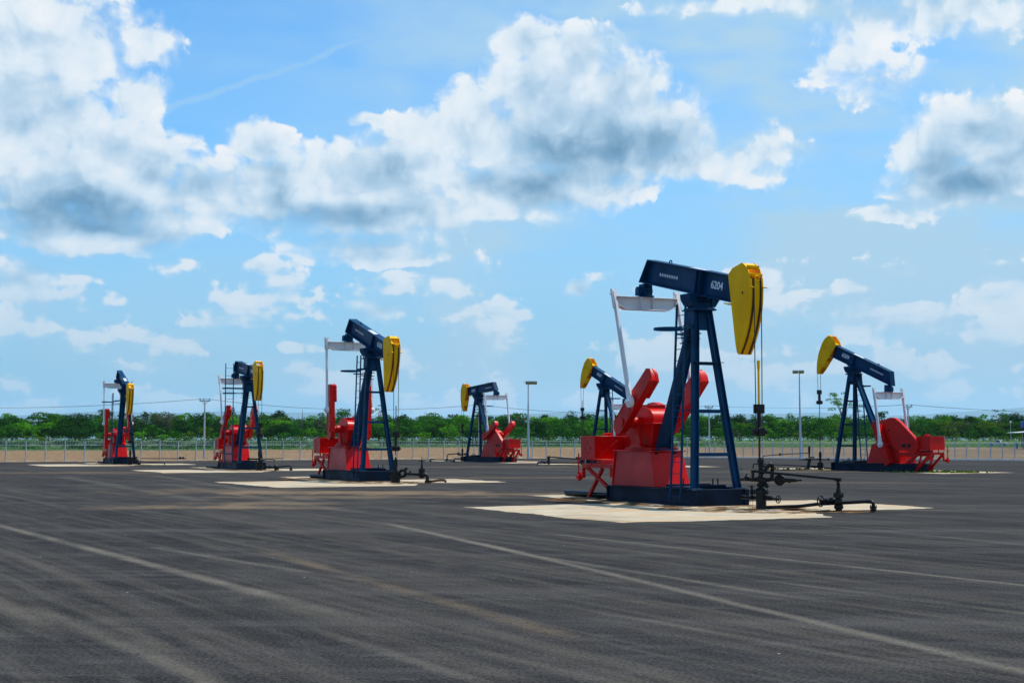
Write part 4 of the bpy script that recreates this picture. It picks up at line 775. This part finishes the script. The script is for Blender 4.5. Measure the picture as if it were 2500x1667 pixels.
# ---------------------------------------------------------------- vegetation
def leafmat(name,c0,c1,c2,tr=.22):
    t=NT(name); p=t.pos(); nt=t.nt
    at=t.n('ShaderNodeAttribute'); at.attribute_name='tint'; at.attribute_type='GEOMETRY'
    a=t.noise(p,.16,3,.6); b=t.noise(p,.9,3,.6)
    c=t.mix(t.step(t.math('ADD',t.math('MULTIPLY',at.outputs['Fac'],.5),t.math('MULTIPLY',b,.5)),.25,.75),c0,c1); c=t.mix(t.step(a,.45,.7),c,c2)
    t.col(c); t.rough(.6); t.b.inputs['Specular IOR Level'].default_value=.02
    tl=t.n('ShaderNodeBsdfTranslucent'); t.l(c,tl.inputs[0]); ms=t.n('ShaderNodeMixShader'); ms.inputs[0].default_value=tr; t.l(t.b.outputs[0],ms.inputs[1]); t.l(tl.outputs[0],ms.inputs[2]); t.l(ms.outputs[0],t.out.inputs[0]); return t.m
LM={'green':leafmat('leaves_green',(.008,.056,.002),(.046,.190,.006),(.024,.115,.003)),
    'bright':leafmat('leaves_bright',(.030,.14,.002),(.120,.35,.007),(.065,.23,.004)),
    'dark':leafmat('leaves_dark',(.004,.026,.003),(.020,.085,.007),(.011,.05,.004)),
    'grey':leafmat('leaves_greygreen',(.025,.048,.018),(.085,.115,.055),(.05,.075,.03)),
    'olive':leafmat('leaves_olive',(.025,.08,.003),(.11,.20,.010),(.06,.13,.005)),
    'pale':leafmat('leaves_pale',(.060,.17,.018),(.17,.33,.055),(.11,.23,.03))}
M['bark']=paint('bark',(.16,.12,.09),(.09,.07,.05),.9)
def crown_arrays(rng,lobes,dens=2.4,ls=.42):
    """leaf-sized quads on and inside a set of lobes (x,y,z,rx,ry,rz)"""
    C=[];N=[];T=[]
    for (cx,cy,cz,rx,ry,rz) in lobes:
        area=4*math.pi*((rx*ry)**1.6/3+(rx*rz)**1.6/3+(ry*rz)**1.6/3)**(1/1.6)
        k=int(area*dens/(ls*ls*2.2)); 
        if k<8: k=8
        u=rng.normal(size=(k,3)); u/=np.linalg.norm(u,axis=1)[:,None]
        u[:,2]=np.where(u[:,2]<-.45,-u[:,2],u[:,2])
        bump=1+.16*np.sin(u[:,0]*7+cx)*np.cos(u[:,1]*6+cy)+.10*np.sin(u[:,2]*11+u[:,0]*9)
        rad=bump*(1-.38*rng.random(k)**2.0)+ (rng.random(k)<.07)*rng.random(k)*.25
        C.append(np.stack([cx+u[:,0]*rx*rad,cy+u[:,1]*ry*rad,cz+u[:,2]*rz*rad],1)); N.append(u+rng.normal(size=(k,3))*.38); T.append(np.clip(rng.random()*.5+rng.random(k)*.5,0,1))
    return np.concatenate(C),np.concatenate(N),np.concatenate(T)
def leaf_mesh(name,C,N,T,ls,rng,mat):
    k=len(C); N=N/np.linalg.norm(N,axis=1)[:,None]; r=rng.normal(size=(k,3)); a=np.cross(N,r); a/=np.linalg.norm(a,axis=1)[:,None]; b=np.cross(N,a)
    s=(ls*(.55+.8*rng.random(k)))[:,None]; asp=(.5+.4*rng.random(k))[:,None]
    V=np.stack([C-a*s*.5,C-b*s*asp*.5,C+a*s*.5,C+b*s*asp*.5],1).reshape(-1,3)
    me=bpy.data.meshes.new(name); me.vertices.add(4*k); me.vertices.foreach_set('co',V.ravel().astype(np.float32)); me.loops.add(4*k); me.loops.foreach_set('vertex_index',np.arange(4*k,dtype=np.int32)); me.polygons.add(k); me.polygons.foreach_set('loop_start',np.arange(0,4*k,4,dtype=np.int32)); me.polygons.foreach_set('loop_total',np.full(k,4,dtype=np.int32))
    at=me.attributes.new('tint','FLOAT','FACE'); at.data.foreach_set('value',T.astype(np.float32)); me.materials.append(mat); me.update(calc_edges=True); return me
def lobes_round(rng,w,h,zb,n=16,flat=1.0):
    L=[]
    for i in range(n):
        a=rng.random()*2*math.pi; q=math.sqrt(rng.random())*.72; z=rng.random()
        env=math.sqrt(max(.05,1-(abs(z-.45)/.6)**2)); x=math.cos(a)*q*w/2*env; y=math.sin(a)*q*w/2*env
        rr=w*(.13+.10*rng.random()); L.append((x,y,zb+(h-zb)*(.12+.76*z),rr,rr,rr*(.62+.2*rng.random())*flat))
    L.append((0,0,zb+(h-zb)*.55,w*.30,w*.30,(h-zb)*.36)); return L
def lobes_flat(rng,w,h,zb,n=13):
    L=[]
    for i in range(n):
        a=rng.random()*2*math.pi; q=math.sqrt(rng.random()); x=math.cos(a)*q*w*.42; y=math.sin(a)*q*w*.42; z=h-(q*q)*.22*(h-zb)-rng.random()*.30*(h-zb)
        rr=w*(.10+.08*rng.random()); L.append((x,y,z-rr*.3,rr*1.3,rr*1.3,rr*.42))
    for i in range(5): a=rng.random()*6.28; L.append((math.cos(a)*w*.2,math.sin(a)*w*.2,zb+(h-zb)*(.1+.3*rng.random()),w*.17,w*.17,w*.11))
    return L
def lobes_airy(rng,w,h,zb,n=24):
    L=[]
    for i in range(n):
        z=rng.random()**.8; a=rng.random()*6.28; q=(.35+.65*rng.random())*(1-.5*abs(z-.45)); x=math.cos(a)*q*w*.45; y=math.sin(a)*q*w*.45; rr=w*(.06+.05*rng.random()); L.append((x,y,zb+(h-zb)*z,rr*1.2,rr*1.2,rr*.6))
    return L
def trunk_mesh(rng,lobes,zb,r0,h):
    m=MB(); m.tube([(0,0,-.3),(.1*r0,.2,zb*.5),(.15,-.1,zb),(0,0,zb+(h-zb)*.55)],[r0,r0*.75,r0*.6,r0*.2],7)
    for l in lobes[::2][:9]: m.tube([(.05,0,zb*.75),(l[0]*.45,l[1]*.45,(zb+l[2])*.5),(l[0]*.95,l[1]*.95,l[2])],[r0*.45,r0*.28,r0*.08],5)
    me=bpy.data.meshes.new('trunk'); me.from_pydata(m.v,[],m.f); me.materials.append(M['bark']); me.shade_smooth(); return me
def tree(x,y,w,h,zb,kind,mat,label,seed,ls=.40,dens=1.5,name='tree'):
    rng=np.random.default_rng(seed); L={'round':lobes_round,'flat':lobes_flat,'airy':lobes_airy}[kind](rng,w,h,zb)
    C,N,T=crown_arrays(rng,L,dens,ls); r=empty(name,(x,y,rise(y)-.03)); tag(r,label,'tree','trees of the scrub wood behind the field')
    c=bpy.data.objects.new('crown',leaf_mesh('crown',C,N,T,ls,rng,LM[mat])); COL.objects.link(c); c.parent=r
    t=bpy.data.objects.new('trunk',trunk_mesh(rng,L,zb,.10+.016*h,h)); COL.objects.link(t); t.parent=r
def at(px,Y): return (px-1250)/3472*Y*1.0
TREES=[ # full-photo px of the crown centre and width, top above the horizon in px, distance, kind, colour, label
 (121,76,71,452,'flat','green','broad flat-crowned tree at the far left, left of the leftmost pumpjack'),
 (186,84,58,440,'round','dark','dark bushy tree just left of the leftmost pumpjack'),
 (259,56,76,470,'round','dark','dark tree top rising directly behind the leftmost pumpjack'),
 (30,80,58,455,'round','green','green rounded tree at the left edge of the picture'),
 (398,82,67,436,'round','grey','big round grey-green tree between the two leftmost pumpjacks'),
 (452,44,71,462,'flat','bright','bright green tree just left of the leftmost utility pole'),
 (350,40,70,475,'flat','dark','dark flat tree top right behind the leftmost yellow horse head'),
 (561,52,80,475,'round','dark','dark round tree behind the tall ladder pumpjack'),
 (510,52,68,455,'round','green','green tree between the leftmost utility pole and the tall ladder pumpjack'),
 (682,46,75,462,'round','dark','dark domed tree left of the cactus'),
 (655,90,56,440,'flat','bright','wide bright tree right of the tall ladder pumpjack'),
 (640,46,69,478,'flat','green','flat green tree top just behind the second yellow horse head'),
 (838,52,74,460,'round','green','green tree directly behind the gearbox of the pumpjack numbered 6205'),
 (775,50,48,430,'round','grey','silvery grey bush behind the upright counterweight of pumpjack 6205'),
 (926,38,85,470,'airy','green','tall loose tree seen through the tower of the pumpjack numbered 6205'),
 (1052,92,64,455,'flat','green','wide feathery tree right of pumpjack 6205'),
 (1122,66,55,440,'round','bright','bright green dome-shaped tree left of the farthest pumpjack'),
 (1172,50,78,465,'airy','grey','tall thin brownish tree behind the tower of the farthest pumpjack'),
 (1225,50,58,452,'round','green','green tree behind the white arms of the farthest pumpjack'),
 (1271,36,70,462,'flat','green','layered tree just left of the lone floodlight pole'),
 (1334,26,58,462,'round','dark','small pointed dark tree right of the lone floodlight pole'),
 (1385,58,62,452,'flat','green','broad green tree between the lone floodlight pole and pumpjack 6207'),
 (1440,56,68,458,'round','green','leafy tree behind the hanging rod of pumpjack 6207'),
 (1700,46,61,460,'round','green','green tree seen through the tower of the nearest pumpjack'),
 (1805,52,60,462,'round','dark','dark green tree behind the hanging rod of the nearest pumpjack'),
 (1927,34,66,462,'round','green','upright tree left of the taller floodlight pole'),
 (1880,40,55,448,'round','green','green tree between the nearest rod and the taller floodlight pole'),
 (2060,84,114,440,'airy','pale','tall airy pale tree rising above all others behind pumpjack 6209'),
 (2042,40,66,430,'flat','bright','yellow-green tree at the foot of the tall airy pale tree'),
 (2150,44,70,470,'round','dark','dark tree top just left of the white arms of pumpjack 6209'),
 (2250,32,63,462,'round','green','green tree right of the utility pole behind pumpjack 6209'),
 (2297,52,64,460,'flat','green','wide tree top between pumpjack 6209 and the pickup truck'),
 (2322,80,50,438,'flat','olive','yellowish spreading tree halfway between pumpjack 6209 and the pickup truck'),
 (2368,50,58,468,'round','dark','dark tree to the upper left of the pickup truck'),
 (2437,40,72,470,'airy','dark','tall gappy tree above the pickup truck'),
 (2428,56,46,430,'flat','olive','umbrella-shaped olive tree right behind the pickup truck'),
 (2485,60,68,470,'round','dark','dark tree at the right edge of the picture')]
for i,(px,w,top,Y,kd,mt,lb) in enumerate(TREES):
    k=Y/3472; g=rise(Y); h=1.8+top*k-g; wd=w*k
    zb=h*.5 if kd=='airy' else h*.30
    tree(at(px,Y),Y,wd*(1.12 if kd!='flat' else 1.2),h,zb if top<100 else h*.42,kd,mt,lb,100+i,ls=.36 if kd=='airy' else .42,dens=1.35 if kd=='airy' else 1.5)
# cactus
def cactus(px,Y):
    rng=random.Random(5); r=MB(); x=at(px,Y)
    for i in range(17):
        a=rng.uniform(-1,1); b=rng.uniform(-1,1); h=rng.uniform(5.2,7.8)-abs(a)*1.0
        r.tube([(a*.3,b*.3,1.2),(a*1.5,b*1.2,2.6+abs(a)),(a*2.1,b*1.6,4.2),(a*2.25,b*1.6,h)],[.2,.19,.17,.12],7)
    r.cyl((0,0,-.2),(0,0,1.8),.35,.3,n=10); r.tube([(0,0,1.5),(.1,0,5),(.12,0,9.6)],[.2,.16,.04],7)
    o=r.build('cactus',M['cactus']); o.location=(x,Y,rise(Y)); tag(o,'tall branching candelabra cactus between pumpjack 6205 and the tall ladder pumpjack','cactus')
M['cactus']=paint('cactus_skin',(.045,.085,.035),(.03,.05,.03),.7,(.10,.09,.06),.4)
cactus(738,432)
def forest():
    rng=np.random.default_rng(3)
    rg=np.random.default_rng(21); bins={k:[] for k in('green','bright','dark','olive','grey')}
    for Y0,t0,t1,w0,w1,zb in((422,14,34,3.0,6.0,.2),(434,34,52,5.0,9.0,.5),(450,44,62,5.0,10.0,.8),(468,46,66,5.0,9.0,.8),(486,46,68,6.0,9.0,.8),(506,40,56,7.0,9.0,.3),(520,40,56,7.0,9.0,.3)):
        X=-215.0+rg.random()*6
        while X<215:
            Y=Y0+rg.uniform(-6,6); k=Y/3472; top=rg.uniform(t0,t1); w=rg.uniform(w0,w1); h=1.8+top*k-rise(Y); g=rise(Y)
            fn=lobes_flat if (rg.random()<.45 and Y0<480) else lobes_round
            kind=rg.choice(['green','bright','dark','olive','grey'],p=[.38,.18,.32,.07,.05])
            for l in fn(rg,w*1.15,h,max(zb,h*.12)): bins[kind].append((X+l[0],Y+l[1],g+l[2],l[3],l[4],l[5]))
            for q in range(3 if Y0>430 else 1): bins['dark' if rg.random()<.6 else kind].append((X+rg.uniform(-.4,.4)*w,Y+rg.uniform(-1,1),g+h*rg.uniform(.15,.5),w*.26,w*.22,h*.20))
            X+=w*rg.uniform(.55,.95)
    for mt,L in bins.items():
        rg=np.random.default_rng(50); C,N,T=crown_arrays(rg,L,1.0,.50)
        o=bpy.data.objects.new('wood_canopy',leaf_mesh('wood_canopy',C,N,T,.50,rg,LM[mt])); COL.objects.link(o); o['kind']='stuff'; print('canopy',mt,len(C))
    rg=np.random.default_rng(9); L=[(X,418+rg.uniform(-5,5),1.3+rg.uniform(-.1,.9),rg.uniform(.8,2.4),1.2,rg.uniform(.5,1.1)) for X in np.arange(-200,200,1.5)]
    C,N,T=crown_arrays(rg,L,1.2,.36); o=bpy.data.objects.new('undergrowth',leaf_mesh('undergrowth',C,N,T,.36,rg,LM['olive'])); COL.objects.link(o); o['kind']='stuff'
    rg=np.random.default_rng(31); L=[]
    for i in range(420):
        X=rg.uniform(-150,60); lo=(252 if X<-30 else 300)+rg.random()*10; Y=lo+rg.random()**1.3*(408-lo)
        if X>0 and rg.random()<X/60: continue
        w=rg.uniform(.6,1.9); L.append((X,Y,rise(Y)+.12,w*1.5,w,rg.uniform(.25,.75)))
    for nm,sl in (('green',L[::2]),('dark',L[1::2])):
        C,N,T=crown_arrays(rg,sl,1.2,.30); o=bpy.data.objects.new('undergrowth',leaf_mesh('undergrowth',C,N,T,.30,rg,LM[nm])); COL.objects.link(o); o['kind']='stuff'
    # rough grass and weeds at the back of the field
    rg=np.random.default_rng(10); k=9000; X=rg.uniform(-150,150,k); Y=235+rg.random(k)**.8*180; Y=np.where(X>-25,np.maximum(Y,285+rg.random(k)*15),Y)
    Y=np.where(rg.random(k)<.6,Y*.25+.75*np.where(X>-25,290,238),Y); t=np.clip((Y-230)/210,0,1); Zg=1.35*t*t*(3-2*t)-.03; C=np.stack([X,Y,Zg+.10+rg.random(k)*.15],1); N=np.stack([rg.normal(size=k)*.5,-np.ones(k)*.6,1+rg.random(k)],1)
    o=bpy.data.objects.new('grass',leaf_mesh('grass',C,N,rg.random(k),.34,rg,LM['green'])); COL.objects.link(o); o['kind']='stuff'
forest()
rg=np.random.default_rng(12); pts=[]
for cx,cy,n,sp in((23.6,78.6,70,1.2),(24.6,78.0,40,.8),(16.2,86.2,50,1.4),(22.6,80.5,40,.7)): pts.append(np.stack([rg.normal(cx,sp,n),rg.normal(cy,sp*.6,n),np.full(n,.05)],1))
C=np.concatenate(pts); o=bpy.data.objects.new('weeds',leaf_mesh('weeds',C,np.stack([rg.normal(size=len(C)),-np.ones(len(C)),rg.random(len(C))*.5],1),rg.random(len(C)),.16,rg,LM['olive'])); COL.objects.link(o); o['kind']='stuff'
# wooden posts of an old field fence
r=empty('wooden_post_fence',(18,412,rise(412))); tag(r,'row of rough wooden posts along the foot of the wood at the right','fence')
rg=random.Random(4); p0=None
for i in range(38):
    if p0 is None: p0=MB().cyl((0,0,0),(.05,0,1.0),.09,.07,n=7).build('wooden_post',M['wood'],r); o=p0
    else: o=p0.copy(); COL.objects.link(o); o.parent=r
    o.location=(i*3.7+rg.uniform(-.6,.6),rg.uniform(-1,1),0); o.scale=(1,1,rg.uniform(.9,1.6)); o.rotation_euler=(0,rg.uniform(-.08,.08),0)
# ---------------------------------------------------------------- pickup truck, shelter and other things at the right edge
def truck(x,y,rz):
    r=empty('pickup_truck',(x,y,rise(y)),rz,.84); tag(r,'white pickup truck with a wooden rack parked on the grass','pickup truck')
    W=M['carwhite']
    m=MB(); m.prism([(-2.5,.45),(-2.45,1.0),(-.5,1.0),(-.45,1.02),(.95,1.05),(2.35,.95),(2.5,.75),(2.5,.40),(1.95,.38),(1.85,.62),(1.65,.75),(1.4,.75),(1.2,.62),(1.1,.38),(-1.1,.38),(-1.2,.62),(-1.4,.75),(-1.65,.75),(-1.85,.62),(-1.95,.38)],-.9,.9); m.build('body',W,r,.03)
    m=MB(); m.prism([(-.45,1.03),(-.35,1.72),(.45,1.74),(1.05,1.07)],-.80,.80); cb=m.build('cab',W,r,.04)
    m=MB()
    for q in(-1,1): m.prism([(-.30,1.12),(-.22,1.62),(.40,1.64),(.84,1.12)],q*.803,q*.809)
    m.add([(.52,-.68,1.65),(.52,.68,1.65),(.99,.72,1.12),(.99,-.72,1.12)],[(0,1,2,3)]); build_each(m,'window',M['glass'],cb,smooth=False)
    for a,b in((1.52,-.82),(1.52,.82),(-1.52,-.82),(-1.52,.82)):
        w=MB().cyl((a,b-.11,.34),(a,b+.11,.34),.34,n=20).build('wheel',M['tyre'],r,.02); MB().cyl((a,b-.115,.34),(a,b+.115,.34),.18,n=14).build('rim',M['galv'],w)
    m=MB()
    for xx in(-2.4,-1.5,-.6):
        for q in(-1,1): m.bar((xx,q*.82,1.0),(xx,q*.82,1.85),.05,.05)
        m.bar((xx,-.82,1.85),(xx,.82,1.85),.05,.05,(1,0,0))
    for q in(-1,1): m.bar((-2.45,q*.82,1.85),(.5,q*.82,1.87),.05,.05); m.bar((-2.4,q*.82,1.35),(-.6,q*.82,1.35),.04,.06)
    m.build('cargo_rack',M['wood'],r)
    m=MB()
    for q in(-1,1): m.box(2.47,2.51,q*.7-.14,q*.7+.14,.68,.84)
    build_each(m,'headlight',M['lens'],r)
M['carwhite']=paint('car_white',(.60,.62,.64),(.5,.52,.54),.3,(.3,.28,.25),.3)
M['glass']=paint('window_glass',(.05,.07,.10),(.04,.05,.08),.1,streak=False); M['tyre']=paint('tyre_rubber',(.02,.02,.02),(.03,.03,.03),.8,streak=False)
truck(at(2432,300),300,R(-22))
r=empty('open_shelter',(at(2500,262),262,rise(262))); tag(r,'open shelter with a white sloping roof at the right edge','shelter')
m=MB(); m.hexa([(-2.4,-4,2.95),(8,-4,3.7),(8,3,3.7),(-2.4,3,2.95)],[(-2.4,-4,3.03),(8,-4,3.82),(8,3,3.82),(-2.4,3,3.03)]); m.build('roof',M['carwhite'],r)
m=MB()
for a in(0.4,4,7.6):
    for b in(-3.6,2.6): m=MB(); m.cyl((a,b,0),(a,b,3.1),.07,n=8); m.build('support_post',M['galv'],r)
r=empty('water_tank',(at(2503,285),285,rise(285))); tag(r,'blue box tank raised above the white shelter roof','tank')
MB().box(-.9,.9,-.7,.7,4.0,5.1).build('tank_body',M['tankblue'],r,.05); MB().box(-.95,.95,-.75,.75,5.12,5.25).build('lid',M['cyan'],r,.02)
m=MB()
for a in(-.8,.8):
    for b in(-.6,.6): m.cyl((a,b,0),(a,b,3.9),.06,n=6)
m.box(-1.2,1.2,-.9,.9,3.88,3.98); m.build('stand',M['rustpipe'],r)
r=empty('globe_lamp',(at(2465,290),290,rise(290))); tag(r,'slim post with a round white globe lamp before the trees','lamp')
MB().cyl((0,0,0),(0,0,4.9),.05,n=8).build('post',M['galv'],r); MB().ball((0,0,5.1),.2).build('globe',M['carwhite'],r)
r=empty('picnic_table',(at(2488,270),270,rise(270))); tag(r,'small blue-legged table with a turquoise top under the shelter','table')
m=MB(); m.box(-.9,.9,-.4,.4,1.05,1.15); m.build('table_top',M['cyan'],r,.02)
for a in(-.7,.7): MB().box(a-.06,a+.06,-.35,.35,0,1.05).build('leg',M['tankblue'],r)
# ---------------------------------------------------------------- far hills and the air before them
def hills(name,Y,hmax,seed,mat):
    rg=np.random.default_rng(seed); xs=np.linspace(-Y*.62,Y*.62,220); f=np.zeros(220)
    for k,a in((1.3,.35),(2.7,.28),(5.5,.18),(11,.10),(23,.05)): f+=a*np.sin(xs/Y*k*3.0+rg.random()*6.28)
    f=(f-f.min())/(f.max()-f.min()); vs=[]; rows=[(0,0),(.25,.35),(.6,.75),(1,1),(1.6,.8),(2.4,0)]
    for (d,e) in rows:
        for i,x in enumerate(xs): vs.append((x,Y+d*2200,-5+e*hmax*(.45+.55*f[i])*1.0))
    n=220; fs=[(j*n+i,j*n+i+1,(j+1)*n+i+1,(j+1)*n+i) for j in range(len(rows)-1) for i in range(n-1)]
    MB().add(vs,fs).build(name,mat)['kind']='structure'
t=NT('wooded_hillside'); t.col(t.mix(t.step(t.noise(t.pos(),.004,6,.6),.35,.65),(.035,.06,.025),(.07,.09,.045))); t.rough(.95)
hills('hills',30000,860,4,t.m)
hz=MB().box(-26000,26000,-300,37500,-8,760).build('haze',None,smooth=False) if False else None
me=bpy.data.meshes.new('haze'); b=MB().box(-26000,26000,-300,37500,-8,760); me.from_pydata(b.v,[],b.f)
ho=bpy.data.objects.new('haze',me); COL.objects.link(ho); ho['kind']='stuff'
hm=bpy.data.materials.new('haze_air'); hm.use_nodes=True; nt=hm.node_tree; nt.nodes.clear(); v=nt.nodes.new('ShaderNodeVolumePrincipled'); v.inputs['Color'].default_value=(.50,.80,1,1); v.inputs['Density'].default_value=HAZE; v.inputs['Anisotropy'].default_value=.2
ou=nt.nodes.new('ShaderNodeOutputMaterial'); nt.links.new(v.outputs[0],ou.inputs['Volume']); me.materials.append(hm)
